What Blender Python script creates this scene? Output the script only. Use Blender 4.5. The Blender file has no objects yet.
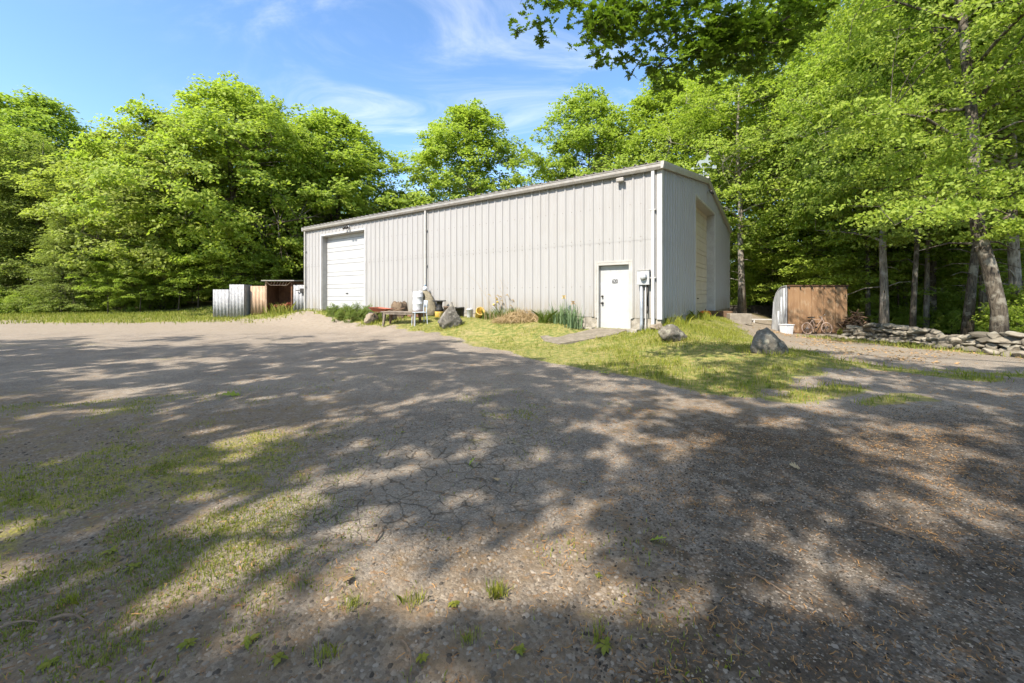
import bpy, math, random
import numpy as np
from mathutils import Vector
R = math.radians
random.seed(7)
scene = bpy.context.scene
COL = scene.collection
F, HOR, CAMH = 408.0, 297.0, 1.25

# ------------------------------------------------------------------ helpers
def at(px, py, Y):
    return Vector(((px - 512) / F * Y, Y, CAMH - (py - HOR) / F * Y))

def tag(o, label=None, cat=None, group=None, kind=None):
    for k, v in (('label', label), ('category', cat), ('group', group), ('kind', kind)):
        if v: o[k] = v
    return o

def empty(name, loc=(0, 0, 0), rz=0, label=None, cat=None, group=None, sc=1.0):
    o = bpy.data.objects.new(name, None)
    COL.objects.link(o)
    o.location = loc; o.rotation_euler = (0, 0, rz)
    o.scale = (sc, sc, sc) if not hasattr(sc, '__len__') else sc
    o.empty_display_size = .2
    return tag(o, label, cat, group)

def copy_tree(o, parent=None):
    c = o.copy(); COL.objects.link(c)
    if parent: c.parent = parent
    for ch in list(o.children):
        copy_tree(ch, c)
    return c

def link_mesh(name, me, mat, parent=None, smooth=False):
    o = bpy.data.objects.new(name, me)
    COL.objects.link(o)
    if mat: 
        if not me.materials: me.materials.append(mat)
    if parent: o.parent = parent
    if smooth: me.polygons.foreach_set('use_smooth', [True] * len(me.polygons))
    return o

def np_mesh(name, V, faces_flat, sizes):
    """V (n,3); faces_flat loop vertex ids; sizes: per polygon loop counts."""
    me = bpy.data.meshes.new(name)
    V = np.asarray(V, dtype=np.float32)
    sizes = np.asarray(sizes, dtype=np.int32)
    starts = np.zeros(len(sizes), dtype=np.int32)
    starts[1:] = np.cumsum(sizes)[:-1]
    me.vertices.add(len(V)); me.vertices.foreach_set('co', V.ravel())
    me.loops.add(len(faces_flat)); me.loops.foreach_set('vertex_index', np.asarray(faces_flat, dtype=np.int32))
    me.polygons.add(len(sizes))
    me.polygons.foreach_set('loop_start', starts)
    me.polygons.foreach_set('loop_total', sizes)
    me.update(calc_edges=True)
    return me

class MB:
    """collects simple solids into one mesh"""
    def __init__(s): s.v = []; s.f = []
    def add(s, vs, fs):
        b = len(s.v); s.v += [tuple(p) for p in vs]; s.f += [tuple(b + i for i in f) for f in fs]
    def frame_box(s, o, ux, uy, uz, a, b):
        """box spanning a..b in the frame (o; ux,uy,uz)"""
        o = Vector(o); c = []
        for k in (0, 1):
            for j in (0, 1):
                for i in (0, 1):
                    c.append(o + Vector(ux) * (b[0] if i else a[0]) + Vector(uy) * (b[1] if j else a[1]) + Vector(uz) * (b[2] if k else a[2]))
        s.add(c, [(0, 2, 3, 1), (4, 5, 7, 6), (0, 1, 5, 4), (2, 6, 7, 3), (0, 4, 6, 2), (1, 3, 7, 5)])
    def box(s, c, d, rz=0):
        ux = Vector((math.cos(rz), math.sin(rz), 0)); uy = Vector((-math.sin(rz), math.cos(rz), 0))
        s.frame_box(c, ux, uy, (0, 0, 1), [-x / 2 for x in d], [x / 2 for x in d])
    def tube(s, pts, rad, n=8, cap=True):
        pts = [Vector(p) for p in pts]
        if not hasattr(rad, '__len__'): rad = [rad] * len(pts)
        b = len(s.v); up = None
        for i, p in enumerate(pts):
            t = (pts[min(i + 1, len(pts) - 1)] - pts[max(i - 1, 0)])
            if t.length < 1e-9: t = Vector((0, 0, 1))
            t.normalize()
            if up is None:
                up = t.orthogonal().normalized()
            up = (up - t * up.dot(t))
            up = up.normalized() if up.length > 1e-6 else t.orthogonal().normalized()
            w = t.cross(up)
            for k in range(n):
                a = 2 * math.pi * k / n
                s.v.append(tuple(p + (up * math.cos(a) + w * math.sin(a)) * rad[i]))
        for i in range(len(pts) - 1):
            for k in range(n):
                k2 = (k + 1) % n
                s.f.append((b + i * n + k, b + i * n + k2, b + (i + 1) * n + k2, b + (i + 1) * n + k))
        if cap:
            s.f.append(tuple(b + k for k in range(n))[::-1])
            s.f.append(tuple(b + (len(pts) - 1) * n + k for k in range(n)))
    def lathe(s, c, prof, n=16, axis='z', sq=1.0):
        """prof: list of (r, z)"""
        c = Vector(c); b = len(s.v)
        for r, z in prof:
            for k in range(n):
                a = 2 * math.pi * k / n
                s.v.append(tuple(c + Vector((r * math.cos(a), r * math.sin(a) * sq, z))))
        for i in range(len(prof) - 1):
            for k in range(n):
                k2 = (k + 1) % n
                s.f.append((b + i * n + k, b + i * n + k2, b + (i + 1) * n + k2, b + (i + 1) * n + k))
        s.f.append(tuple(b + k for k in range(n))[::-1])
        s.f.append(tuple(b + (len(prof) - 1) * n + k for k in range(n)))
    def build(s, name, mat, parent=None, smooth=False, bevel=0):
        me = bpy.data.meshes.new(name)
        me.from_pydata(s.v, [], s.f); me.update()
        o = link_mesh(name, me, mat, parent, smooth)
        if bevel:
            m = o.modifiers.new('bevel', 'BEVEL'); m.width = bevel; m.segments = 2; m.limit_method = 'ANGLE'
        return o

# ------------------------------------------------------------------ materials
def srgb(r, g, b):
    f = lambda c: (c / 255 / 12.92) if c / 255 <= .04045 else ((c / 255 + .055) / 1.055) ** 2.4
    return (f(r), f(g), f(b))

class NT:
    def __init__(s, m):
        m.use_nodes = True; s.t = m.node_tree; s.t.nodes.clear(); s.m = m
    def n(s, typ, **kw):
        x = s.t.nodes.new(typ)
        ins = kw.pop('ins', {})
        for k, v in kw.items(): setattr(x, k, v)
        for k, v in ins.items(): s.set(x, k, v)
        return x
    def set(s, node, key, v):
        sock = node.inputs[key]
        if isinstance(v, bpy.types.NodeSocket): s.t.links.new(v, sock)
        elif isinstance(v, bpy.types.Node): s.t.links.new(v.outputs[0], sock)
        else:
            if sock.type == 'RGBA' and len(v) == 3: v = (*v, 1)
            sock.default_value = v
    def mix(s, fac, a, b, bt='MIX'):
        x = s.t.nodes.new('ShaderNodeMix'); x.data_type = 'RGBA'; x.blend_type = bt
        s.set(x, 0, fac); s.set(x, 6, a); s.set(x, 7, b)
        return x.outputs[2]
    def math(s, op, a, b=0.0, c=0.0, clamp=False):
        x = s.t.nodes.new('ShaderNodeMath'); x.operation = op; x.use_clamp = clamp
        s.set(x, 0, a); s.set(x, 1, b); s.set(x, 2, c)
        return x.outputs[0]
    def ramp(s, v, a, b, lo=0.0, hi=1.0, smooth=True):
        x = s.t.nodes.new('ShaderNodeMapRange'); x.interpolation_type = 'SMOOTHSTEP' if smooth else 'LINEAR'
        s.set(x, 0, v); s.set(x, 1, a); s.set(x, 2, b); s.set(x, 3, lo); s.set(x, 4, hi)
        return x.outputs[0]
    def noise(s, vec, scale, detail=4, rough=.55, dist=0.0):
        x = s.t.nodes.new('ShaderNodeTexNoise')
        if vec is not None: s.set(x, 'Vector', vec)
        x.inputs['Scale'].default_value = scale; x.inputs['Detail'].default_value = detail
        x.inputs['Roughness'].default_value = rough; x.inputs['Distortion'].default_value = dist
        return x
    def scalev(s, vec, sc):
        x = s.t.nodes.new('ShaderNodeVectorMath'); x.operation = 'MULTIPLY'
        s.set(x, 0, vec); x.inputs[1].default_value = sc
        return x.outputs[0]
    def bump(s, h, strength, dist=.02, normal=None):
        x = s.t.nodes.new('ShaderNodeBump'); x.inputs['Strength'].default_value = strength
        x.inputs['Distance'].default_value = dist; s.set(x, 'Height', h)
        if normal is not None: s.set(x, 'Normal', normal)
        return x.outputs[0]
    def out(s, shader):
        o = s.t.nodes.new('ShaderNodeOutputMaterial'); s.set(o, 'Surface', shader)
        return s.m
    def pbsdf(s, color, rough=.6, metal=0.0, normal=None, spec=.3):
        x = s.t.nodes.new('ShaderNodeBsdfPrincipled')
        s.set(x, 'Base Color', color); s.set(x, 'Roughness', rough); s.set(x, 'Metallic', metal)
        s.set(x, 'Specular IOR Level', spec)
        if normal is not None: s.set(x, 'Normal', normal)
        return x.outputs[0]

def mat(name, c1, c2=None, scale=6, rough=.6, metal=0, bump=0.0, bscale=None, stretch=(1, 1, 1), spec=.3, c3=None, c3amt=.5, bdist=.01):
    t = NT(bpy.data.materials.new(name))
    tc = t.n('ShaderNodeTexCoord').outputs['Object']
    v = t.scalev(tc, stretch)
    n1 = t.noise(v, scale, 6, .6)
    col = t.mix(t.ramp(n1.outputs[0], .35, .65), c1, c2 or c1)
    if c3:
        n2 = t.noise(v, scale * 2.7, 5, .65)
        col = t.mix(t.ramp(n2.outputs[0], .5, .66, 0, c3amt), col, c3)
    nm = None
    if bump:
        n3 = t.noise(v, bscale or scale * 3, 5, .6)
        nm = t.bump(n3.outputs[0], bump, bdist)
    return t.out(t.pbsdf(col, rough, metal, nm, spec))

def leaf_mat(name, ca, cb, cc, transl=.48, tr_boost=(1.25, 1.35, .75), hue_obj=.5):
    t = NT(bpy.data.materials.new(name))
    g = t.n('ShaderNodeNewGeometry')
    oi = t.n('ShaderNodeObjectInfo')
    rnd = g.outputs['Random Per Island']
    c = t.mix(rnd, ca, cb)
    c = t.mix(t.math('MULTIPLY', oi.outputs['Random'], hue_obj), c, cc)
    tr = t.mix(1.0, c, tr_boost, 'MULTIPLY')
    p = t.pbsdf(c, .55, 0, None, .18)
    tl = t.n('ShaderNodeBsdfTranslucent'); t.set(tl, 'Color', tr)
    mx = t.n('ShaderNodeMixShader'); t.set(mx, 0, transl); t.set(mx, 1, p); t.set(mx, 2, tl)
    return t.out(mx.outputs[0])

def bark_mat(name, c1, c2, c3, sc=1.0):
    t = NT(bpy.data.materials.new(name))
    tc = t.n('ShaderNodeTexCoord').outputs['Object']
    v = t.scalev(tc, (9 * sc, 9 * sc, 1.6 * sc))
    n1 = t.noise(v, 1.6, 6, .65, .6)
    n2 = t.noise(tc, 1.7 * sc, 4, .6)
    col = t.mix(t.ramp(n1.outputs[0], .35, .62), c1, c2)
    col = t.mix(t.ramp(n2.outputs[0], .5, .62, 0, .75), col, c3)
    return t.out(t.pbsdf(col, .9, 0, t.bump(n1.outputs[0], .8, .04), .1))

M = {}
# foliage (real-world albedo)
M['leaf_maple'] = leaf_mat('maple_leaves', (0.233, 0.321, 0.054), (0.356, 0.424, 0.068), (0.186, 0.273, 0.054))
M['leaf_oak'] = leaf_mat('oak_leaves', (0.226, 0.284, 0.065), (0.332, 0.372, 0.085), (0.283, 0.328, 0.082))
M['leaf_forest'] = leaf_mat('forest_leaves', (0.229, 0.323, 0.060), (0.361, 0.440, 0.075), (0.262, 0.337, 0.071), hue_obj=.8)
M['leaf_young'] = leaf_mat('young_leaves', (0.257, 0.345, 0.052), (0.364, 0.428, 0.066), (0.214, 0.296, 0.055))
M['leaf_hemlock'] = leaf_mat('hemlock_needles', (0.192, 0.250, 0.060), (0.288, 0.331, 0.079), (0.192, 0.242, 0.064), transl=.35)
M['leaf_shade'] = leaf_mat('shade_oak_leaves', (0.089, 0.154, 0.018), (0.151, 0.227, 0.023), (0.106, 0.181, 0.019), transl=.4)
M['leaf_weed'] = leaf_mat('weed_leaves', (.12, .175, .04), (.2, .25, .065), (.16, .2, .05))
M['leaf_iris'] = leaf_mat('iris_leaves', (.12, .19, .10), (.20, .27, .14), (.15, .22, .11), transl=.3)
M['bark'] = bark_mat('bark', (.045, .035, .027), (.13, .105, .08), (.20, .19, .16))
M['bark_pale'] = bark_mat('pale_bark', (.10, .085, .07), (.27, .24, .20), (.36, .34, .30))
M['bark_blotch'] = bark_mat('blotched_bark', (.04, .034, .028), (.13, .11, .085), (.27, .25, .205), 1.6)
M['straw'] = leaf_mat('straw', (.33, .24, .13), (.48, .36, .21), (.38, .28, .16), transl=.2)
M['blade'] = leaf_mat('grass_blades', (.16, .20, .028), (.36, .34, .06), (.2, .24, .04), transl=.4)
M['blade_yellow'] = leaf_mat('yellow_grass_blades', (.15, .20, .03), (.34, .32, .085), (.21, .24, .045), transl=.35)
M['litter'] = leaf_mat('catkin_litter', (.13, .06, .02), (.46, .26, .10), (.26, .14, .055), transl=.1)
M['dry_leaf'] = leaf_mat('dry_leaf', (.30, .18, .08), (.42, .28, .16), (.36, .24, .12), transl=.2)

# ------------------------------------------------------------------ terrain function
P0 = np.array([4.035, 11.05]); U = np.array([-.819, .5738]); Vv = np.array([.5738, .819])
BL, BW = 18.15, 13.4
EAVE, PEAK, FND = 4.80, 5.92, .66

def sstep(x, a, b):
    t = np.clip((x - a) / (b - a), 0, 1); return t * t * (3 - 2 * t)

def vnoise(x, y, s, seed=0):
    """cheap smooth noise: sum of rotated sines, -1..1"""
    r = np.random.RandomState(seed); o = 0
    for i in range(7):
        a = r.uniform(0, 2 * math.pi); f = s * r.uniform(.6, 1.9); p = r.uniform(0, 6.28)
        b = r.uniform(0, 6.28)
        o = o + np.sin((x * math.cos(a) + y * math.sin(a)) * f + p + 1.3 * np.sin((x * math.cos(b) + y * math.sin(b)) * f * .7))
    return o / 4.0

def poly_sd(x, y, poly):
    """signed distance, negative inside"""
    poly = np.array(poly, float); d = np.full(np.shape(x), 1e9); ins = np.zeros(np.shape(x), bool)
    for i in range(len(poly)):
        a = poly[i]; b = poly[(i + 1) % len(poly)]
        ex, ey = b - a; wx, wy = x - a[0], y - a[1]
        t = np.clip((wx * ex + wy * ey) / (ex * ex + ey * ey), 0, 1)
        d = np.minimum(d, np.hypot(wx - t * ex, wy - t * ey))
        c = ((a[1] > y) != (b[1] > y)) & (x < (b[0] - a[0]) * (y - a[1]) / (b[1] - a[1] + 1e-12) + a[0])
        ins ^= c
    return np.where(ins, -d, d)

GRASS_POLY = [(-11.5, 22.0), (-9.8, 20.3), (-7.6, 17.6), (-5.0, 15.2), (-2.5, 13.2), (-1.0, 10.8), (.1, 8.9), (1.35, 6.9), (2.2, 5.8),
              (3.1, 5.35), (4.2, 5.8), (5.6, 6.9), (6.2, 8.2), (6.3, 9.6), (6.9, 12), (9.0, 16.5), (12.5, 22), (6.0, 20), (0, 22)]

def st_of(x, y):
    dx, dy = x - P0[0], y - P0[1]
    return dx * U[0] + dy * U[1], dx * Vv[0] + dy * Vv[1]

def ground_z(x, y):
    x = np.asarray(x, float); y = np.asarray(y, float)
    s, t = st_of(x, y)
    front = np.where(t < 0, -t, 0)                    # distance in front of the long wall
    along = sstep(s, -2.5, -.2) * (1 - sstep(s, 17.5, 21))
    bank = .50 * (1 - sstep(front, .15, 3.0)) * along
    notch = np.exp(-((s - 1.30) / .85) ** 2 * 1.0)
    notch = np.clip(notch * 1.25, 0, 1) * (1 - sstep(front, 2.5, 4))
    bank = bank * (1 - notch) + .02 * notch
    side = np.where(s < 0, -s, 0)
    gbank = .36 * (1 - sstep(side, .2, 3.2)) * sstep(t, -2.5, .2) * (1 - sstep(t, 13, 16))
    z = np.maximum(bank, gbank)
    z = z + .20 * np.exp(-(((x - 4.6) / 1.5) ** 2 + ((y - 8.3) / 1.6) ** 2))
    z = z + .45 * sstep(y, 17, 34) * (1 - sstep(x, 4, 12))
    z = z - .25 * sstep(x, 6.5, 12) * sstep(y, 7.5, 15)
    z = z + .03 * vnoise(x, y, .55, 3) * sstep(y, 2.5, 6) + .012 * vnoise(x, y, 2.0, 5)
    far = np.hypot(x, y)
    z = z + sstep(far, 45, 160) * 4.0
    return z

def gz(x, y): return float(ground_z(np.array([x]), np.array([y]))[0])

# ------------------------------------------------------------------ world, sun, camera
SUN_EL = R(47)
LD = Vector((.63, .777, 0)).normalized()           # horizontal travel of the sunlight
w = bpy.data.worlds.new('World'); scene.world = w; w.use_nodes = True
wt = NT(w)
sky = wt.n('ShaderNodeTexSky'); sky.sky_type = 'NISHITA'; sky.sun_disc = False
sky.sun_elevation = SUN_EL; sky.sun_rotation = math.atan2(-LD.x, -LD.y)
sky.air_density = 1.0; sky.dust_density = .5; sky.ozone_density = 2.0; sky.altitude = 50
gen = wt.n('ShaderNodeTexCoord').outputs['Generated']
sep = wt.n('ShaderNodeSeparateXYZ', ins={'Vector': gen})
zc = wt.math('MAXIMUM', sep.outputs[2], .03)
cx = wt.math('DIVIDE', sep.outputs[0], zc); cy = wt.math('DIVIDE', sep.outputs[1], zc)
cmb = wt.n('ShaderNodeCombineXYZ', ins={'X': wt.math('MULTIPLY', cx, .8), 'Y': wt.math('MULTIPLY', cy, 1.25), 'Z': 1.7})
cn = wt.noise(cmb.outputs[0], 1.15, 9, .62, .9)
cn2 = wt.noise(cmb.outputs[0], .42, 3, .5, .3)
cl = wt.math('MULTIPLY', wt.ramp(cn.outputs[0], .44, .80), wt.ramp(cn2.outputs[0], .42, .62))
cl = wt.math('MULTIPLY', cl, wt.ramp(sep.outputs[2], .03, .2))
fill_veil = wt.math('MULTIPLY', wt.ramp(sep.outputs[2], .60, .88), wt.ramp(cn2.outputs[0], .30, .60, .34, .62))  # unseen white cloud overhead, added as neutral fill light for the shade
cl = wt.math('MAXIMUM', wt.math('MULTIPLY', cl, .36), fill_veil)
hs_ = wt.n('ShaderNodeHueSaturation', ins={'Saturation': 1.12, 'Value': 1.0, 'Color': sky.outputs[0]})
skyc = wt.mix(cl, hs_.outputs[0], (6.3, 6.0, 5.5))
bg = wt.n('ShaderNodeBackground', ins={'Color': skyc, 'Strength': .14})
wo = wt.n('ShaderNodeOutputWorld', ins={'Surface': bg.outputs[0]})

sd = bpy.data.lights.new('sun', 'SUN'); sd.energy = 4.4; sd.angle = R(.53); sd.color = (1, .915, .79)
so = bpy.data.objects.new('sun', sd); COL.objects.link(so)
dirv = Vector((LD.x * math.cos(SUN_EL), LD.y * math.cos(SUN_EL), -math.sin(SUN_EL)))
so.rotation_euler = dirv.to_track_quat('-Z', 'Y').to_euler(); so.location = (-20, -25, 40)

cd = bpy.data.cameras.new('camera'); cd.sensor_width = 36; cd.lens = F / 1024 * 36
cd.shift_y = -(341.5 - HOR) / 1024; cd.clip_end = 2000; cd.clip_start = .05
co = bpy.data.objects.new('camera', cd); COL.objects.link(co)
co.location = (0, 0, CAMH); co.rotation_euler = (R(90), 0, 0); scene.camera = co
vs = scene.view_settings; vs.view_transform = 'Standard'; vs.look = 'None'; vs.exposure = 1.25; vs.gamma = 1
scene.cycles.max_bounces = 8; scene.cycles.diffuse_bounces = 5; scene.cycles.transmission_bounces = 6
scene.cycles.use_denoising = True
scene.cycles.use_adaptive_sampling = True; scene.cycles.adaptive_threshold = .015
scene.cycles.caustics_reflective = False; scene.cycles.caustics_refractive = False

# ------------------------------------------------------------------ ground sheet
def axis(lo, hi, step, far, grow=1.22):
    a = list(np.arange(lo, hi + 1e-6, step)); d = step; x = hi
    while x < far: d *= grow; x += d; a.append(x)
    d = step; x = lo; pre = []
    while x > -far: d *= grow; x -= d; pre.append(x)
    return np.array(pre[::-1] + a)
gx = axis(-15, 14, .11, 420); gy = axis(.4, 19, .11, 420)
GX, GY = np.meshgrid(gx, gy)
fx, fy = GX.ravel(), GY.ravel()
fz = ground_z(fx, fy)
nx, ny = len(gx), len(gy)
ii = (np.arange(ny - 1)[:, None] * nx + np.arange(nx - 1)[None, :]).ravel()
quads = np.stack([ii, ii + 1, ii + nx + 1, ii + nx], 1)
gme = np_mesh('ground', np.stack([fx, fy, fz], 1), quads.ravel(), np.full(len(quads), 4))
gme.polygons.foreach_set('use_smooth', [True] * len(gme.polygons))

nz = vnoise(fx, fy, 1.1, 11); nz2 = vnoise(fx, fy, 3.2, 12); nz3 = vnoise(fx, fy, .5, 13)
sdg = poly_sd(fx, fy, GRASS_POLY)
grass = 1 - sstep(sdg + .22 * nz2 + .15 * nz, -.25, .3)
# concrete/dirt tongue in front of the door and the litter-strewn drive to the right
s_, t_ = st_of(fx, fy)
# islands of grass in the drive at the right of the berm
for (ax, ay, bx, by, wd) in ((4.6, 5.6, 3.4, 5.0, .28), (6.0, 7.4, 7.2, 6.4, .42), (4.1, 4.7, 5.0, 5.1, .14), (7.3, 7.0, 8.4, 6.2, .2)):
    ex, ey = bx - ax, by - ay
    tt = np.clip(((fx - ax) * ex + (fy - ay) * ey) / (ex * ex + ey * ey), 0, 1)
    d = np.hypot(fx - ax - tt * ex, fy - ay - tt * ey)
    grass = np.maximum(grass, .9 * (1 - sstep(d + .12 * nz2, wd * .4, wd * 1.3)))
# verge at the foot of the left trees and along the stone wall
verge = np.maximum(sstep(fy + 1.2 * nz + .6 * nz2, 20.8, 25.5), .75 * sstep(fy + 1.0 * nz + .8 * nz2, 18.0, 21.5) * sstep(-fx, 9, 12)) * (1 - sstep(fx, 6, 9))
grass = np.maximum(grass, verge)
rverge = sstep(fx + .25 * nz2, 10.1, 10.9) * (1 - sstep(fy, 13, 15)) * sstep(fy, 4, 6) * (1 - sstep(fx, 11.6, 12.4))
grass = np.maximum(grass, rverge * .9)
woods = np.maximum(sstep(fx - .15 * fy + .3 * nz, 10.4, 11.4) * sstep(fx, 11.0, 12.5), sstep(fy + .5 * nz, 26, 32))
woods = np.maximum(woods, sstep(-fx + .4 * nz, 27, 31))
# old asphalt with alligator cracks in the middle; loose gravel at the front left
edge = 2.2 + .25 * np.sin(fx * 1.4) + .22 * nz2
gravel = (1 - sstep(fy, edge - .5, edge + .5)) * (1 - sstep(fx, .5, 1.3))
left = sstep(-fx + .35 * nz + .10 * fy, 1.1, 2.7) * (1 - sstep(fy + .5 * nz, 3.2, 6.4))
gravel = np.maximum(gravel, .95 * left)
gravel = np.maximum(gravel, .6 * sstep(fx + .4 * nz - .35 * (fy - 3.5), .3, 1.0) * (1 - sstep(np.abs(fy - 4.2 + .3 * nz2), .7, 1.7)) * (1 - sstep(fx, 2.5, 3.5)))
mulch = sstep(fx - .42 * (fy - 2.0) + .22 * nz2 + .15 * nz, .15, .95) * (1 - sstep(fy - .18 * fx + .3 * nz2, 2.6, 4.6))
mulch *= .62 + .38 * sstep(nz + .5 * nz2, -.5, .3)
mulch = np.maximum(mulch, .75 * np.exp(-(((fx - 2.1) / .9) ** 2 + ((fy - 3.6) / .8) ** 2)))
dirt = sstep(fy + .5 * nz, 13.0, 15.5) * (1 - sstep(fx, 5.2, 6.5))
dirt = np.maximum(dirt, sstep(fx - .1 * nz, 6.2, 7.4) * sstep(fy + .4 * nz2 - .25 * (fx - 7), 7.4, 9.0))
dirt = np.maximum(dirt, .55 * sstep(nz3 + .4 * nz, .35, .9))
crack = sstep(fy + .3 * nz, 1.75, 2.3) * (1 - sstep(fy + .5 * nz, 3.2, 5.2)) * sstep(fx + .3 * nz2, -2.2, -1.0) * (1 - sstep(fx - .3 * (fy - 3) + .15 * nz2, .1, .8))
moss = np.clip(left * (.5 + .5 * sstep(nz2 + .5 * nz, -.35, .5)) + .45 * gravel * sstep(nz2, .1, .7), 0, 1)
patch = np.exp(-(((fx + .05) / .55) ** 2 + ((fy - 4.4) / 1.1) ** 2)) * sstep(nz2 + .3 * nz, -.2, .5)
corner = sstep(-fx - .35 * (fy - 1.2), .55, 1.3) * (1 - sstep(fy, 3.2, 4.2)) * sstep(nz2 + .6 * nz, -.7, .3)
moss = np.maximum(moss, .8 * corner)
moss = np.maximum(moss, .85 * patch)
moss = np.maximum(moss, .6 * sstep(vnoise(fx, fy, 1.7, 21), .65, .95) * (1 - sstep(fy, 11, 14)) * (1 - mulch))
for nm, a in (('grass', grass), ('gravel', gravel), ('mulch', mulch), ('dirt', dirt), ('crack', crack), ('moss', moss), ('woods', woods)):
    at_ = gme.attributes.new(nm, 'FLOAT', 'POINT'); at_.data.foreach_set('value', np.clip(a, 0, 1).astype(np.float32))

t = NT(bpy.data.materials.new('weathered_asphalt_gravel_and_grass'))
pos = t.n('ShaderNodeTexCoord').outputs['Object']
A = {k: t.n('ShaderNodeAttribute', attribute_name=k).outputs['Fac'] for k in ('grass', 'gravel', 'mulch', 'dirt', 'crack', 'moss', 'woods')}
nA = t.noise(pos, 1.1, 6, .62).outputs[0]; nB = t.noise(pos, 7, 6, .65).outputs[0]; nC = t.noise(pos, 55, 4, .7).outputs[0]
nD = t.noise(pos, 190, 2, .6).outputs[0]
vor = t.n('ShaderNodeTexVoronoi', ins={'Vector': pos, 'Scale': 62.0}); vcol = t.n('ShaderNodeSeparateColor', ins={'Color': vor.outputs['Color']}).outputs[0]
vor2 = t.n('ShaderNodeTexVoronoi', ins={'Vector': pos, 'Scale': 135.0}); vcol2 = t.n('ShaderNodeSeparateColor', ins={'Color': vor2.outputs['Color']}).outputs[0]
# asphalt
asp = t.mix(t.ramp(nA, .3, .7), (.145, .127, .108), (.262, .229, .19))
asp = t.mix(t.ramp(vcol2, .55, 1.0, 0, .55), asp, (.42, .36, .29))
asp = t.mix(t.ramp(vcol2, .0, .35, .6, 0), asp, (.065, .058, .052))
asp = t.mix(t.ramp(nB, .5, .72, 0, .55), asp, (.29, .235, .17))
crumb = t.noise(pos, 21, 6, .78).outputs[0]
asp = t.mix(t.ramp(crumb, .46, .34, 0, .75), asp, (.085, .066, .048))
asp = t.mix(t.ramp(crumb, .56, .68, 0, .6), asp, (.38, .315, .24))
# dirt / dust
dirtc = t.mix(t.ramp(nB, .3, .7), (.295, .255, .205), (.205, .174, .138))
dirtc = t.mix(t.ramp(nC, .55, .75, 0, .5), dirtc, (.44, .37, .285))
dirtc = t.mix(t.ramp(crumb, .46, .36, 0, .6), dirtc, (.16, .12, .085))
col = t.mix(t.math('MULTIPLY', A['dirt'], t.ramp(nB, .25, .6, .45, 1.0)), asp, dirtc)
# gravel
grv = t.mix(vcol, (.125, .10, .077), (.27, .225, .172))
grv = t.mix(t.ramp(nB, .4, .65), grv, (.18, .135, .09))
grv = t.mix(t.ramp(nD, .55, .7, 0, .5), grv, (.085, .07, .055))
brk = t.math('ADD', t.math('MULTIPLY', t.math('SUBTRACT', nB, .5), 1.7), t.math('MULTIPLY', t.math('SUBTRACT', nC, .5), 1.1))
gmask = t.ramp(t.math('ADD', A['gravel'], brk), .2, .85)
col = t.mix(gmask, col, grv)
# cracks
wv = t.n('ShaderNodeVectorMath', operation='ADD', ins={0: pos, 1: t.scalev(t.noise(pos, 5, 4, .6).outputs['Color'], (.14, .14, 0))}).outputs[0]
vc = t.n('ShaderNodeTexVoronoi', feature='DISTANCE_TO_EDGE', ins={'Vector': t.scalev(wv, (1, 1, .001)), 'Scale': 7.0})
vc2 = t.n('ShaderNodeTexVoronoi', feature='DISTANCE_TO_EDGE', ins={'Vector': t.scalev(wv, (1, 1, .001)), 'Scale': 15.0})
cwid = t.ramp(nB, .3, .75, .006, .05)
ck = t.ramp(t.math('DIVIDE', vc.outputs[0], cwid), .3, 1.0, 1, 0)
ck2 = t.math('MULTIPLY', t.ramp(t.math('DIVIDE', vc2.outputs[0], cwid), .2, .9, 1, 0), t.ramp(nA, .45, .6))
ck = t.math('MULTIPLY', t.math('MAXIMUM', ck, ck2), A['crack'])
col = t.mix(t.math('MULTIPLY', ck, .62), col, (.05, .04, .03))
# dark leaf mould
mul = t.mix(t.ramp(nC, .3, .7), (.024, .02, .016), (.08, .062, .045))
mul = t.mix(t.ramp(nC, .58, .72, 0, .75), mul, (.24, .135, .06))
mul = t.mix(t.ramp(vcol2, .93, .99, 0, .8), mul, (.42, .37, .31))
mmask = t.ramp(t.math('ADD', t.math('MULTIPLY', A['mulch'], 1.0), brk), .10, .95, 0, .92)
col = t.mix(mmask, col, mul)
# reddish catkin tint scattered over everything
col = t.mix(t.ramp(t.noise(pos, 26, 5, .75).outputs[0], .54, .66, 0, .65), col, (.25, .14, .065))
# moss and short grass
mo = t.mix(t.ramp(nC, .35, .65), (.17, .18, .03), (.36, .33, .075))
momask = t.ramp(t.math('ADD', t.math('MULTIPLY', A['moss'], .62), t.math('MULTIPLY', brk, 1.1)), .32, .95, 0, .75)
col = t.mix(momask, col, mo)
gr = t.mix(t.ramp(nB, .35, .62), (.10, .135, .03), (.27, .235, .085))
gr = t.mix(t.ramp(nA, .5, .7, 0, .55), gr, (.31, .245, .135))
gr = t.mix(t.ramp(nC, .5, .75, 0, .6), gr, (.07, .09, .02))
grmask = t.ramp(t.math('ADD', A['grass'], t.math('MULTIPLY', t.math('SUBTRACT', nB, .5), .9)), .35, .65)
col = t.mix(grmask, col, gr)
wd = t.mix(t.ramp(nB, .35, .65), (.10, .10, .04), (.22, .165, .10))
col = t.mix(A['woods'], col, wd)
hgt = t.math('ADD', t.math('MULTIPLY', nB, .5), t.math('MULTIPLY', nC, .5))
hgt = t.math('ADD', hgt, t.math('MULTIPLY', t.math('SUBTRACT', 1.0, vor.outputs['Distance']), t.math('MULTIPLY', .22, t.math('ADD', .6, nA))))
hgt = t.math('ADD', hgt, t.math('MULTIPLY', vcol2, .22))
hgt = t.math('SUBTRACT', hgt, t.math('MULTIPLY', ck, 1.2))
M['ground'] = t.out(t.pbsdf(col, .93, 0, t.bump(hgt, .85, .016), .15))
ground = link_mesh('ground', gme, M['ground'])
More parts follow.
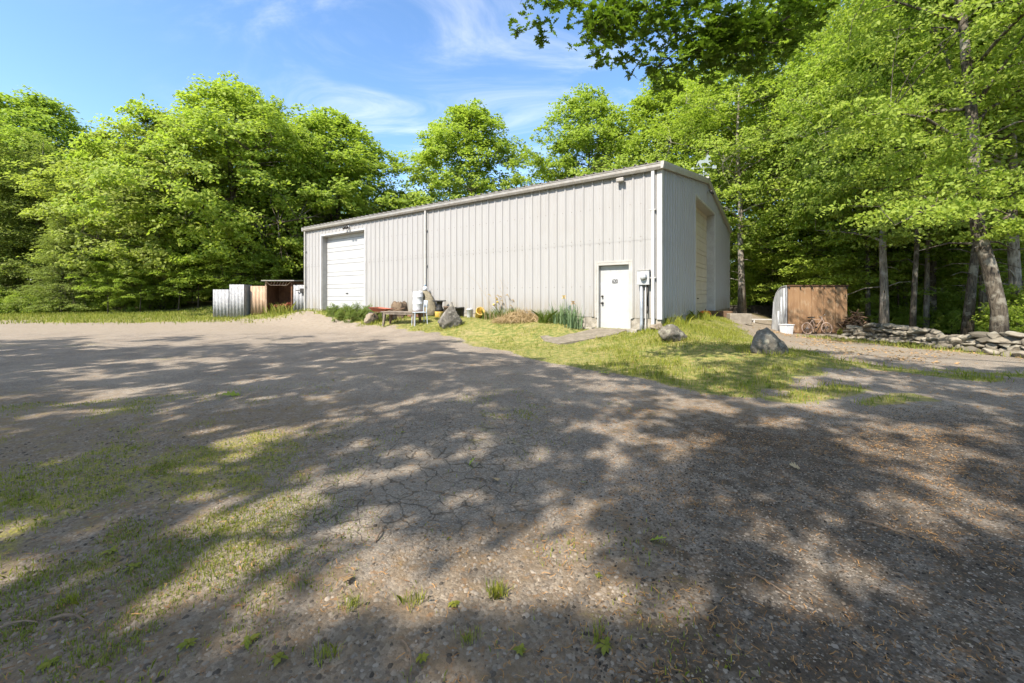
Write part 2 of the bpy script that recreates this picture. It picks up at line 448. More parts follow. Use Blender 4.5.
tag(ground, 'weathered cracked asphalt drive with gravel, leaf litter and grass', 'ground', kind='structure')

# ------------------------------------------------------------------ foliage machinery
def template(kind):
    if kind == 'diamond':
        P = [(-.5, 0, 0), (.0, -.5, .12), (.5, 0, -.05), (.0, .5, .12)]
    elif kind == 'leaf6':
        P = [(-.5, 0, 0), (-.2, -.42, .1), (.22, -.34, .06), (.55, 0, -.1), (.22, .34, .06), (-.2, .42, .1)]
    else:  # lobed oak leaf
        half = [(-.5, .02), (-.38, .10), (-.30, .30), (-.20, .12), (-.02, .46), (.08, .15), (.26, .40), (.30, .12), (.44, .16), (.56, .0)]
        P = [(x, -y, .25 * y) for x, y in half] + [(x, y, .25 * y) for x, y in half[-2:0:-1]]
    return np.array(P, float)

def leaf_mesh(name, pos, nrm, tan, size, kind='diamond', wr=.62):
    T = template(kind); K = len(T); N = len(pos)
    nrm = nrm / (np.linalg.norm(nrm, axis=1, keepdims=True) + 1e-9)
    tan = tan - nrm * np.sum(tan * nrm, 1, keepdims=True)
    tan = tan / (np.linalg.norm(tan, axis=1, keepdims=True) + 1e-9)
    bi = np.cross(nrm, tan)
    sz = size[:, None, None]
    V = pos[:, None, :] + sz * (tan[:, None, :] * T[None, :, 0:1] + wr * bi[:, None, :] * T[None, :, 1:2] + nrm[:, None, :] * T[None, :, 2:3])
    return np_mesh(name, V.reshape(-1, 3), np.arange(N * K), np.full(N, K))

def clump_leaves(rng, C, cr, flat, per, leaf, center, upw=1.0, outw=.55, rosette=False):
    """leaf positions/normals/tangents for clump centres C"""
    n = len(C); per = np.maximum(8, (per * rng.uniform(.55, 1.35, n)).astype(int))
    idx = np.repeat(np.arange(n), per); N = len(idx)
    if rosette:
        # twig tips inside each clump, leaves fan out from each tip
        tips = rng.normal(0, 1, (n, 14, 3)) * np.array([cr * .6, cr * .6, cr * flat * .6])
        tp = rng.randint(0, 14, N)
        tip = C[idx] + tips[idx, tp]
        d = rng.normal(0, 1, (N, 3)); d[:, 2] = d[:, 2] * .5 - .35
        d /= np.linalg.norm(d, axis=1, keepdims=True)
        pos = tip + d * leaf * .55
        nrm = np.array([0, 0, 1.0]) + rng.normal(0, .45, (N, 3))
        return pos, nrm, d, leaf * rng.uniform(.7, 1.25, N)
    g = rng.normal(0, 1, (N, 3)); rr = np.linalg.norm(g, axis=1, keepdims=True)
    g = g / rr * np.minimum(rr, 2.0) * .62
    crr = cr * rng.uniform(.7, 1.3, n)[idx][:, None]
    K_ = 9
    tips = rng.normal(0, 1, (n, K_, 3)); tl = np.linalg.norm(tips, axis=2, keepdims=True); tips = tips / tl * np.minimum(tl, 1.7) * .60
    tips[:, :, 2] *= 1.15
    off = (tips[idx, rng.randint(0, K_, N)] + g * .36) * crr * np.array([1, 1, flat])
    # twigs: pull leaves towards a set of rays so that a clump is ragged
    pos = C[idx] + off
    pos[:, 2] -= .18 * (off[:, 0] ** 2 + off[:, 1] ** 2) / (cr + 1e-6)
    outv = pos - center; outv /= (np.linalg.norm(outv, axis=1, keepdims=True) + 1e-6)
    nrm = upw * np.array([0, 0, 1.0]) + outw * outv + rng.normal(0, .62, (N, 3))
    tan = off + rng.normal(0, .6, (N, 3)) * cr
    return pos, nrm, tan, leaf * rng.uniform(.65, 1.3, N)

def crown_points(rng, H, cb, Rr, n, prof, cr, spread=.5, sq=(1, 1)):
    """clump centres in the crown's volume, mostly near an uneven outer shell"""
    ph = rng.uniform(0, 6.28, 6); pts = []; tries = 0
    while len(pts) < n and tries < n * 40:
        tries += 1
        tt = rng.uniform(0, 1); th = rng.uniform(0, 6.28)
        r = prof(tt) * Rr
        r *= 1 + .20 * math.sin(2 * th + ph[0] + 3 * tt) + .16 * math.sin(3 * th + ph[1] - 5 * tt) + .10 * math.sin(5 * th + ph[2] + 9 * tt)
        r *= rng.uniform(0, 1) ** spread
        p = np.array([r * math.cos(th) * sq[0], r * math.sin(th) * sq[1], cb + tt * (H - cb) + rng.uniform(-.3, .3)])
        if all((abs(p - q) * np.array([1, 1, 1.5])).dot(abs(p - q) * np.array([1, 1, 1.5])) > (cr * .62) ** 2 for q in pts[-220:]):
            pts.append(p)
    return np.array(pts)

PROF = {
    'round': lambda t: max(.12, math.sin(math.pi * min(1, .16 + .84 * t ** .9)) ** .62),
    'oval': lambda t: max(.10, math.sin(math.pi * min(1, .10 + .88 * t ** .80)) ** .75),
    'tall': lambda t: max(.12, math.sin(math.pi * min(1, .22 + .76 * t ** .95)) ** .55),
    'cone': lambda t: max(.05, (1 - t) ** .8 * (.72 + .28 * math.sin(t * 40))),
    'dome': lambda t: max(.1, math.sqrt(max(0, 1 - (t * .98) ** 2))),
    'umbrella': lambda t: max(.1, math.sin(math.pi * min(1, .30 + .68 * t)) ** .5),
}

def tree_meshes(seed, H, cb, Rr, n, per, leaf, cr, flat, prof, tr, trunk=None, limbs=9, kind='diamond', wr=.62, extra=None,
                upw=.8, outw=.75, spread=.42, lean=(0, 0), top=.86, rosette=False, sq=(1, 1), forks=0, twig=1.0, thin_top=.12, cpts=None, dead=0):
    rng = np.random.RandomState(seed)
    mb = MB()
    if trunk is None:
        k = 8; trunk = []
        wob = rng.uniform(-.12, .12, (k, 2)).cumsum(0) * H / 16
        for i in range(k):
            f = i / (k - 1)
            trunk.append((wob[i][0] * f * 2 + lean[0] * f, wob[i][1] * f * 2 + lean[1] * f, f * H * top - (.15 if i == 0 else 0)))
    tp = [Vector(p) for p in trunk]
    hz = tp[-1].z
    rad = [tr * (1.28 if i == 0 else 1.0) * (1 - (1 - thin_top) * (max(0, p.z) / hz) ** 1.1) for i, p in enumerate(tp)]
    mb.tube(tp, rad, 10)
    def trunk_at(z):
        for a, b in zip(tp, tp[1:]):
            if a.z <= z <= b.z:
                f = (z - a.z) / (b.z - a.z + 1e-9); return a.lerp(b, f), tr * (1 - (1 - thin_top) * (z / hz) ** 1.1)
        return tp[-1], rad[-1]
    nodes = []
    for z in np.linspace(cb, hz, 10):
        nodes.append((trunk_at(z)[0], .05 * tr))
    for k in range(limbs):
        z0 = cb * .75 + (hz - cb * .75) * (.05 + .8 * (k + rng.uniform(0, .6)) / limbs)
        z0 = max(z0, .6)
        p, r0 = trunk_at(z0); th = k * 2.4 + rng.uniform(-.5, .5)
        tt = np.clip((z0 - cb) / (H - cb) + .22, .05, .95)
        L = prof(tt) * Rr * rng.uniform(.6, .9); rise = L * rng.uniform(.25, .7)
        pts = [p]; d = Vector((math.cos(th) * sq[0], math.sin(th) * sq[1], 0))
        for j in range(1, 6):
            f = j / 5
            pts.append(p + d * L * f + Vector((rng.uniform(-.2, .2) * L * .25, rng.uniform(-.2, .2) * L * .25, rise * f ** .8 - .12 * L * f * f)))
        rr = [max(.012, r0 * .5 * (1 - .85 * j / 5)) for j in range(6)]
        mb.tube(pts, rr, 6)
        for j in range(1, 6): nodes.append((pts[j], rr[j]))
    C = crown_points(rng, H, cb, Rr, n, prof, cr, spread, sq) if cpts is None else np.array(cpts)
    if lean != (0, 0):
        C = C + np.array([lean[0], lean[1], 0]) * (C[:, 2:3] / H)
    if extra:
        for pts, r0, cl in extra:
            k = len(pts); mb.tube(pts, [max(.008, r0 * (1 - .9 * j / (k - 1))) for j in range(k)], 7)
            for j in range(1, k): nodes.append((Vector(pts[j]), r0 * .3))
            if len(cl): C = np.concatenate([C, np.array(cl, float)])
    NP = np.array([list(p) for p, r in nodes])
    for c in C:
        d = np.linalg.norm((NP - c) * np.array([1, 1, 1.0]), axis=1) + np.where(NP[:, 2] > c[2] + .2, .8, 0)
        j = int(np.argmin(d)); p, r = nodes[j]; c = Vector(c)
        mid = p.lerp(c, .5) + Vector((rng.uniform(-.12, .12), rng.uniform(-.12, .12), .10)) * (c - p).length
        r1 = max(.010, min(.05, r * .55)) * twig
        mb.tube([p, mid, c], [r1, r1 * .7, r1 * .3], 4, cap=False)
        a = rng.uniform(0, 6.28)
        for q in range(3):
            e = c + Vector((math.cos(a + q * 2.1), math.sin(a + q * 2.1), rng.uniform(-.1, .35))) * cr * .7
            mb.tube([mid.lerp(c, .6), e], [r1 * .45, r1 * .15], 3, cap=False)
    for q in range(dead):
        z0 = cb * rng.uniform(.3, .9); p, r0 = trunk_at(z0); th = rng.uniform(0, 6.28); L = rng.uniform(.5, 1.8)
        d = Vector((math.cos(th), math.sin(th), rng.uniform(-.1, .5)))
        mb.tube([p, p + d * L * .5, p + d * L + Vector((0, 0, -.2 * L))], [.035, .022, .008], 5)
    center = np.array([lean[0] * .7, lean[1] * .7, cb + (H - cb) * .35])
    pos, nrm, tan, sz = clump_leaves(rng, C, cr, flat, per, leaf, center, upw, outw, rosette)
    cme = leaf_mesh('crown', pos, nrm, tan, sz, kind, wr)
    tme = bpy.data.meshes.new('trunk'); tme.from_pydata(mb.v, [], mb.f); tme.update()
    tme.polygons.foreach_set('use_smooth', [True] * len(tme.polygons))
    return tme, cme

def tree(name, meshes, x, y, z, sc, rz, lm, bm, label, group=None, cat='tree', parts=('trunk', 'crown')):
    root = empty(name, (x, y, z), rz, label, cat, group, sc)
    for me, nm, m in ((meshes[0], parts[0], bm), (meshes[1], parts[1], lm)):
        if not me.materials: me.materials.append(m)
        o = bpy.data.objects.new(nm, me); COL.objects.link(o); o.parent = root
        o.material_slots[0].link = 'OBJECT'; o.material_slots[0].material = m
    return root

PT = {}
PT['oak_broad'] = tree_meshes(1, 16, 3.0, 7.6, 345, 200, .24, 1.05, .55, PROF['round'], .36, limbs=12)
PT['maple'] = tree_meshes(2, 17, 4.0, 5.6, 310, 200, .25, 1.0, .6, PROF['oval'], .27, limbs=11)
PT['maple_b'] = tree_meshes(12, 17, 2.2, 6.2, 299, 200, .25, 1.05, .55, PROF['oval'], .28, limbs=11)
PT['tall'] = tree_meshes(3, 20, 6.0, 4.8, 210, 150, .18, 1.0, .42, PROF['tall'], .20, limbs=12, dead=6)
PT['tall_b'] = tree_meshes(4, 20, 4.6, 4.8, 210, 150, .18, 1.05, .38, PROF['tall'], .18, limbs=13, lean=(.7, .2), dead=6)
PT['forest'] = tree_meshes(5, 18, 7.0, 3.9, 150, 150, .22, 1.05, .5, PROF['tall'], .115, limbs=9, dead=5)
PT['under'] = tree_meshes(6, 7, 2.5, 2.8, 80, 190, .16, .85, .26, PROF['umbrella'], .07, limbs=9, upw=1.3, outw=.3)
PT['under_b'] = tree_meshes(16, 6, 1.9, 2.6, 75, 190, .15, .8, .24, PROF['umbrella'], .06, limbs=9, upw=1.3, outw=.3, lean=(.5, .3))
PT['hemlock'] = tree_meshes(8, 13, .7, 4.4, 420, 110, .17, .95, .18, PROF['cone'], .2, limbs=22, kind='diamond', wr=.4, upw=1.2, outw=.35, spread=.35, top=.97)
PT['shrub'] = tree_meshes(9, 2.0, .1, 1.5, 60, 120, .11, .42, .7, PROF['dome'], .03, limbs=7)
print('protos', {k: (len(a.vertices), len(b.vertices)) for k, (a, b) in PT.items()})

def place(proto, name, px, Y, sc, rz, lm, bm, label, group=None, dz=0, cat='tree'):
    x = (px - 512) / F * Y
    return tree(name, PT[proto], x, Y, gz(x, Y) + dz, sc, R(rz), M[lm], M[bm], label, group, cat)

# --- left side: the tall crowns against the sky
place('maple', 'maple_tree', 38, 40, (1.35, 1.35, 1.16), 20, 'leaf_maple', 'bark', 'bright rounded maple rising behind the dark hemlocks', None)
place('oak_broad', 'oak_tree', 237, 29.5, (1.02, 1.02, .96), 70, 'leaf_maple', 'bark', 'broad oak with thick dark trunk behind the corrugated sheds', None)
place('maple_b', 'maple_tree', 160, 28.5, (.95, .95, .78), 130, 'leaf_oak', 'bark', 'leafy maple with two slim trunks left of the broad oak', None)
place('maple', 'maple_tree', 335, 34, (1.15, 1.15, .90), 200, 'leaf_maple', 'bark', 'round green maple behind the left end of the metal building', None)
place('maple_b', 'maple_tree', 270, 38, (1.15, 1.15, 1.02), 310, 'leaf_maple', 'bark', 'maple half hidden behind the broad oak crown', None)
place('maple', 'maple_tree', 466, 37, (1.12, 1.12, 1.04), 95, 'leaf_maple', 'bark', 'single rounded maple showing above the middle of the roof', None)
place('maple_b', 'maple_tree', 590, 34, (.92, .92, 1.0), 15, 'leaf_young', 'bark', 'yellow green maple above the roof left of the gable', None)
place('maple', 'maple_tree', 668, 33, (1.0, 1.0, 1.1), 250, 'leaf_young', 'bark', 'loose yellow green tree directly behind the roof corner', None)
place('oak_broad', 'oak_tree', 415, 52, (.9, .9, .85), 10, 'leaf_maple', 'bark', 'low far tree filling the gap above the roof centre', None)
HG = 'dark hemlocks along the left edge of the drive'
for px, Y, s, rz, lb in ((-20, 27, 1.0, 0, 'dark hemlock cut by the left picture edge'), (38, 29, .95, 80, 'dark drooping hemlock second from the left edge'),
                         (88, 30.5, .80, 190, 'dark hemlock below the sky notch'), (128, 28.5, .62, 260, 'short hemlock beside the two slim maple trunks'),
                         (62, 25.5, .5, 30, 'small hemlock standing in front of the taller ones')):
    place('hemlock', 'hemlock_tree', px, Y, s, rz, 'leaf_hemlock', 'bark', lb, HG)
LG = 'woods behind the left drive'
for k, (px, Y, s, rz) in enumerate(((-60, 38, 1.0, 0), (-10, 44, 1.1, 50), (20, 34, .85, 99), (95, 44, .95, 100), (130, 40, .8, 150), (185, 46, .8, 200), (210, 40, .7, 20),
                                    (290, 50, .75, 250), (240, 56, .85, 300), (330, 54, .7, 350), (160, 60, .9, 33), (60, 58, 1.1, 66), (380, 60, .75, 0))):
    place('forest' if k % 2 else 'maple', 'woodland_tree', px, Y, s, rz, 'leaf_forest', 'bark', 'green tree deep in the woods beyond the left drive', LG)
LB = 'far woods seen between the trunks'
for k in range(26):
    px = 120 + k * 11 if k < 22 else -60 + (k - 22) * 45
    Y = 46 + (k * 7) % 19
    place('under' if k % 2 else 'under_b', 'understory_tree', px, Y, 1.35 + .3 * (k % 3), k * 55, 'leaf_maple', 'bark', 'far low tree glimpsed between the left trunks', LB)
UG = 'leafy undergrowth trees at the left wood edge'
for k, (px, Y, s, rz) in enumerate(((110, 34, .8, 0), (150, 36, .9, 40), (192, 33, .6, 80), (215, 37, .8, 120), (165, 31, .5, 10), (255, 36, .8, 200), (285, 34, .7, 240), (310, 37, .8, 99), (10, 32, .8, 5), (340, 40, .8, 15), (178, 26.5, .62, 30), (198, 27.5, .7, 60), (140, 25.8, .5, 90), (222, 27, .55, 130), (258, 27.5, .6, 170), (108, 25.2, .45, 200))):
    place('under' if k % 2 else 'under_b', 'understory_tree', px, Y, s, rz, 'leaf_maple', 'bark', 'low layered young tree under the left crowns', UG)
SG = 'low shrubs at the foot of the left trees'
for k, (px, Y, s, rz) in enumerate(((-5, 25.5, .75, 0), (18, 25, .6, 50), (45, 25.5, .65, 90), (75, 26, .7, 150), (100, 26.5, .6, 200), (125, 26.5, .65, 260), (150, 27.5, .55, 310), (175, 30, .6, 20), (-30, 24, .9, 70))):
    place('shrub', 'leafy_shrub', px, Y, s, rz, 'leaf_maple', 'bark', 'low green shrub spilling from the left wood edge', SG, cat='shrub')

FS = 'far brush closing the view under the crowns'
for k in range(34):
    px = (100 + k * 13) if k < 18 else (735 + (k - 18) * 20)
    place('shrub', 'leafy_shrub', px, (40 if k < 18 else 36) + (k * 5) % 9, 2.0 + .5 * (k % 3), k * 71, 'leaf_forest', 'bark', 'far brush seen low between the trunks', FS, cat='shrub')
# --- right side woods
place('tall', 'maple_tree', 742, 24.5, (1.0, 1.0, .86), 40, 'leaf_young', 'bark_pale', 'tall tree with straight pale trunk just past the building', None)
place('tall_b', 'maple_tree', 795, 25.5, (1.05, 1.05, .93), 140, 'leaf_maple', 'bark', 'tall dark trunked tree behind the brown box shed', None)
place('tall', 'maple_tree', 706, 33, (1.05, 1.05, 1.0), 200, 'leaf_young', 'bark', 'tall yellow green tree behind the gable peak', None)
place('tall', 'maple_tree', 862, 21.5, (1.05, 1.05, 1.05), 290, 'leaf_maple', 'bark', 'tall bright tree leaning over the start of the stone wall', None)
place('tall_b', 'maple_tree', 930, 17.5, (1.0, 1.0, 1.0), 20, 'leaf_maple', 'bark_blotch', 'tall tree with mottled trunk halfway along the stone wall', None)
RG = 'trees of the right hand woods'
rt = [(770, 32, 1.0), (820, 30, .95), (846, 24, .85), (882, 25, .9), (905, 20, .8), (958, 21, .85), (985, 16, .8), (1010, 22, .95), (1040, 17, .9),
      (835, 37, 1.0), (940, 30, 1.0), (990, 30, 1.0), (1050, 27, 1.0), (760, 42, .9), (870, 44, 1.0), (930, 42, 1.0), (1000, 40, 1.0), (690, 52, .9), (884, 16.2, .72), (912, 15.2, .78), (926, 17.0, .8), (966, 13.6, .74), (1016, 13.0, .8), (868, 18.4, .8)]
for k, (px, Y, s) in enumerate(rt):
    place(('forest', 'tall_b', 'tall', 'forest')[k % 4], 'woodland_tree', px, Y, s, k * 67, 'leaf_forest', ('bark_pale', 'bark_blotch')[k % 2], 'slim tree in the shaded woods behind the stone wall', RG)
RU = 'layered young trees of the right hand woods'
ru = [(757, 29, .9, 'leaf_young'), (775, 26, .75, 'leaf_young'), (815, 24, .9, 'leaf_maple'), (838, 21, .85, 'leaf_young'), (868, 19.5, .9, 'leaf_young'), (900, 18.5, .8, 'leaf_maple'), (925, 21, 1.0, 'leaf_maple'),
      (1012, 16, .8, 'leaf_maple'), (1022, 18, 1.0, 'leaf_maple'), (880, 26, 1.0, 'leaf_young'), (960, 25, 1.0, 'leaf_young'), (790, 33, 1.0, 'leaf_young'),
      (735, 31, .9, 'leaf_maple'), (850, 31, 1.0, 'leaf_young'), (910, 29, 1.0, 'leaf_young'), (1050, 22, 1.1, 'leaf_young'), (1000, 27, 1.1, 'leaf_young'), (825, 38, 1.1, 'leaf_young'), (760, 38, 1.1, 'leaf_young')]
for k, (px, Y, s, lm) in enumerate(ru):
    x = (px - 512) / F * Y
    mk = ('under', 'under_b')[k % 2]
    place(mk, 'understory_tree', px, Y, s, k * 83, lm, 'bark', 'young layered tree under the crowns of the right woods', RU)
RS = 'shrubs in the right hand woods'
for k, (px, Y, s) in enumerate(((905, 17.5, .4), (1015, 11.6, .5), (1035, 12.5, .9), (845, 20.5, .7), (748, 28.5, .8), (765, 28, .7), (728, 29, .8), (890, 24, .7), (930, 22, .7), (965, 18, .5), (1000, 16, .6), (876, 18.5, .6), (896, 20.5, .8), (915, 17.5, .55), (938, 19.5, .8), (952, 16.5, .5), (978, 17.5, .7), (992, 19, .9), (1018, 15, .6), (858, 23, .9), (880, 27, 1.2), (925, 25, 1.2), (970, 24, 1.2), (1010, 22, 1.1))):
    place('shrub', 'leafy_shrub', px, Y, s, k * 71, 'leaf_young' if k % 3 else 'leaf_maple', 'bark', 'low green shrub on the floor of the right woods', RS, cat='shrub')

# --- the big mottled tree at the right edge, with its leaning trunk and low sprays
def loc(px, py, Y, o): 
    p = at(px, py, Y); return (p.x - o[0], p.y - o[1], p.z - o[2])
ob = (12.0, 10.05, -.1)
tr_pts = [(0, 0, -.15), loc(999, 310, 10.05, ob), loc(990, 270, 10.05, ob), loc(979, 235, 10.1, ob), loc(973, 190, 10.2, ob), loc(974, 150, 10.3, ob), loc(971, 105, 10.4, ob), loc(966, 60, 10.5, ob), loc(962, 10, 10.6, ob), (-.9, .7, 10.5), (-.8, .9, 13.5)]
ex = []
for pts, r in (([(975, 150, 10.3), (925, 118, 10.0), (890, 112, 9.6), (850, 118, 9.2)], .05), ([(973, 180, 10.2), (935, 172, 10.4), (905, 180, 10.8), (880, 190, 11)], .05),
               ([(972, 110, 10.4), (1000, 70, 10), (1035, 20, 9.8)], .06), ([(975, 150, 10.3), (960, 90, 11), (945, 55, 11.5), (930, 20, 12)], .08),
               ([(973, 185, 10.2), (935, 205, 9.6), (895, 225, 9.2)], .04), ([(980, 235, 10.1), (1010, 215, 9.8), (1040, 190, 9.6)], .05)):
    w3 = [loc(a, b, c, ob) for a, b, c in pts]; cl = []
    rr = np.random.RandomState(int(pts[1][0]))
    for j in range(1, len(w3)):
        for q in range(3):
            c = np.array(w3[j]) * (1 - q / 3) + np.array(w3[j - 1]) * (q / 3)
            cl.append(c + rr.normal(0, .25, 3) + np.array([0, 0, .05]))
    ex.append((w3, r, cl))
PT['edge'] = tree_meshes(31, 15, 6.6, 4.6, 170, 330, .095, .8, .34, PROF['tall'], .155, trunk=tr_pts, limbs=9, kind='leaf6', extra=ex, thin_top=.3, dead=7)
tree('maple_tree', PT['edge'], *ob, 1, 0, M['leaf_maple'], M['bark_blotch'], 'big leaning tree with blotched grey bark behind the stone wall')

# --- oaks beside and behind the camera whose crowns shade the drive
oo = (8.4, -3.4, 0)
def L2(p): return (p[0] - oo[0], p[1] - oo[1], p[2] - oo[2])
hb = []
def limb(ptsw, r, seeds, dens=3, sig=.2):
    rr = np.random.RandomState(seeds); w3 = [L2(p) for p in ptsw]; cl = []
    for j in range(1, len(w3)):
        for q in range(dens):
            f = (q + rr.uniform(0, 1)) / dens
            cl.append(np.array(w3[j - 1]) * (1 - f) + np.array(w3[j]) * f + rr.normal(0, sig, 3) * np.array([1, 1, .7]) - np.array([0, 0, .12]))
    return w3, r, cl
def A3(px, py, Y): p = at(px, py, Y); return (p.x, p.y, p.z)
hb.append(([L2((8.4, -3.4, 6.0)), L2((7.0, 1.5, 6.6)), L2((5.6, 3.4, 6.4)), L2(A3(850, -40, 5.2))], .10, []))
hb.append(limb([A3(850, -40, 5.2), A3(795, 2, 5.2), A3(758, 24, 5.2), A3(715, 32, 5.2), A3(680, 36, 5.2)], .030, 1, 4, .13))
hb.append(limb([A3(800, 8, 5.2), A3(752, 44, 5.3), A3(735, 54, 5.3)], .014, 2, 3, .12))
hb.append(limb([A3(758, 24, 5.2), A3(690, 4, 5.1), A3(645, 10, 5.1), A3(632, 28, 5.1)], .014, 3, 3, .12))
hb.append(limb([A3(715, 32, 5.2), A3(676, 52, 5.2), A3(658, 66, 5.2)], .012, 4, 3, .08))
hb.append(limb([A3(850, -40, 5.2), A3(740, -20, 5.0), A3(640, -8, 5.0), A3(600, 10, 5.0), A3(594, 26, 5.0)], .02, 5, 3, .08))
hb.append(limb([A3(640, -8, 5.0), A3(570, -14, 5.0), A3(515, -10, 5.0)], .012, 6, 3, .07))
PT['oak_near'] = tree_meshes(41, 13.5, 6.6, 5.0, 20, 100, .105, .32, .75, PROF['umbrella'], .33, limbs=10, kind='oak', wr=.72, extra=hb, rosette=True, upw=1)
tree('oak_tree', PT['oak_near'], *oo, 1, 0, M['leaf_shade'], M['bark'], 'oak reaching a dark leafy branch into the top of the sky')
# Unseen canopy over the drive: leaf clumps 7 to 11 m up, spread over the six trunks that carry them, placed for their shade and left out over chosen sun patches.
def shade_edge(px):
    return float(np.interp(px, [0, 300, 440, 560, 700, 800, 900, 1024], [338, 340, 346, 364, 374, 356, 362, 372]))
GAPS = [(300, 410, 34, 8), (372, 455, 34, 11), (408, 448, 26, 8), (400, 472, 26, 8), (340, 424, 22, 6), (120, 344, 60, 3), (235, 342, 90, 3), (180, 362, 50, 4), (60, 372, 40, 4), (60, 402, 46, 6), (25, 432, 40, 8), (140, 392, 30, 5),
        (70, 535, 70, 16), (20, 575, 40, 16), (150, 502, 44, 9), (190, 566, 36, 14), (290, 500, 34, 12), (215, 470, 30, 7), (250, 540, 24, 9), (560, 402, 36, 6), (545, 424, 24, 6), (640, 402, 30, 5), (715, 412, 46, 6), (592, 470, 36, 8),
        (602, 508, 28, 9), (545, 548, 36, 11), (640, 438, 28, 6), (470, 566, 34, 14), (925, 447, 44, 7), (990, 463, 36, 8), (870, 438, 26, 5), (705, 482, 36, 9), (830, 500, 36, 9), (960, 532, 46, 16), (1012, 556, 30, 14),
        (730, 590, 44, 22), (780, 630, 60, 28), (840, 668, 50, 20), (640, 578, 30, 16), (400, 640, 40, 24), (480, 604, 36, 20), (330, 590, 24, 12), (60, 650, 60, 22), (160, 628, 40, 14), (560, 640, 34, 18), (810, 398, 40, 4), (860, 408, 40, 4), (760, 384, 40, 4), (470, 395, 30, 5), (250, 440, 40, 6), (100, 470, 40, 8)]
rngc = np.random.RandomState(2024); CP = []
stepx, stepy = .53, .66
for gxx in np.arange(-19, 13, stepx):
    for gyy in np.arange(.2, 13.2, stepy):
        qx, qy = gxx + rngc.uniform(-.26, .26), gyy + rngc.uniform(-.3, .3)
        z = rngc.uniform(7.0, 10.6); r1, r2 = rngc.uniform(0, 1), rngc.uniform(0, 1)
        if qy > .9:
            px, py = 512 + F * qx / qy, HOR + F * CAMH / qy
            if py < shade_edge(px) + rngc.uniform(-5, 5): continue
            if 560 < px < 900 and py < 400 and r1 < .45: continue
            open_ = 0
            for a, b, c_, d_ in GAPS:
                if ((px - a) / (c_ + .035 * F / qy)) ** 2 + ((py - b) / (d_ + .035 * (py - HOR) ** 2 / 510)) ** 2 < 1: open_ = 1
            if open_ and r2 < .93: continue
        if r1 < .05: continue
        k = z / math.tan(SUN_EL); c = np.array([qx - LD.x * k, qy - LD.y * k, z])
        if c[1] > .2 and abs(c[0] / c[1]) < 1.35 and (c[2] - .7 - CAMH) / c[1] < .80: continue
        CP.append(c)
CP = np.array(CP)
OG = 'oaks shading the drive from behind the viewer'
OAKS = [(-19.5, -1.5), (-13.0, -5.0), (-7.5, -2.2), (-2.6, -5.4), (2.8, -7.0), (-13.5, 2.6), (-24, 3)]
near = np.argmin(np.stack([np.hypot(CP[:, 0] - x, CP[:, 1] - y) for x, y in OAKS]), 0)
print('canopy clumps', len(CP), np.bincount(near))
for k, (x, y) in enumerate(OAKS):
    pts = CP[near == k]
    if not len(pts): continue
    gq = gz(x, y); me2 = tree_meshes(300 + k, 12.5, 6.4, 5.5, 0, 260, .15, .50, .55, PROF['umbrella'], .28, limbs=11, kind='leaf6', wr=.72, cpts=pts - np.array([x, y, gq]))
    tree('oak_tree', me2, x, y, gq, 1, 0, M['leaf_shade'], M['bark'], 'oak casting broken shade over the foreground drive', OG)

# ------------------------------------------------------------------ metal building
M['siding'] = None
t = NT(bpy.data.materials.new('grey_beige_siding'))
pos = t.n('ShaderNodeTexCoord').outputs['Object']
st = t.noise(t.scalev(pos, (5, 5, .5)), 1.2, 5, .6).outputs[0]; bl = t.noise(pos, .8, 4, .6).outputs[0]
zz = t.n('ShaderNodeSeparateXYZ', ins={'Vector': pos}).outputs[2]
c = t.mix(t.ramp(st, .35, .68), (.306, .301, .298), (.322, .317, .314))
c = t.mix(t.ramp(bl, .5, .7, 0, .35), c, (.295, .284, .27))
dirty = t.math('MULTIPLY', t.ramp(zz, .66, 1.5, 1, 0), t.ramp(st, .35, .6))
c = t.mix(t.math('MULTIPLY', dirty, .65), c, (.24, .21, .155))
M['siding'] = t.out(t.pbsdf(c, .48, 0, None, .35))
M['trim_white'] = mat('white_trim', (.47, .465, .46), (.40, .395, .39), 3, .45, 0, .05)
M['trim_grey'] = mat('grey_trim', (.40, .39, .37), (.34, .33, .31), 4, .45, 0, .05, c3=(.30, .27, .23), c3amt=.4)
M['gutter'] = mat('gutter_metal', (.34, .325, .30), (.28, .265, .24), 5, .42, .2, .05, c3=(.24, .20, .16), c3amt=.5)
M['roof'] = mat('roof_metal', (.36, .345, .32), (.28, .26, .24), 2, .5, .2)
M['door_white'] = mat('white_door_paint', (.40, .405, .41), (.37, .375, .38), 3, .4, 0, .04, c3=(.32, .30, .265), c3amt=.25)
M['door_tan'] = mat('cream_overhead_door', (.56, .50, .41), (.50, .44, .355), 3, .45, 0, .03, c3=(.42, .36, .28), c3amt=.3)
M['concrete'] = mat('old_concrete', (.34, .31, .26), (.22, .20, .165), 5, .9, 0, .5, 30, c3=(.13, .115, .085), c3amt=.6)
M['concrete_light'] = mat('pale_concrete', (.26, .23, .19), (.19, .165, .135), 6, .9, 0, .4, 40, c3=(.22, .19, .15), c3amt=.5)
M['dark_trim'] = mat('rusting_screws', (.20, .165, .13), (.14, .11, .085), 40, .6, .2)
M['dark_metal'] = mat('dark_metal', (.035, .035, .035), (.06, .055, .05), 8, .5, .5)
M['galv'] = mat('galvanised_metal', (.42, .44, .47), (.34, .36, .39), 9, .4, .55, .05)
M['grey_paint'] = mat('grey_box_paint', (.43, .44, .45), (.36, .37, .38), 7, .45, .1)
M['glass'] = mat('meter_glass', (.45, .47, .5), (.35, .37, .4), 20, .08, .1, spec=.8)
M['black'] = mat('black_plastic', (.02, .02, .02), (.035, .033, .03), 9, .45)
M['ink'] = mat('dark_number_paint', (.05, .05, .055), None, 5, .6)

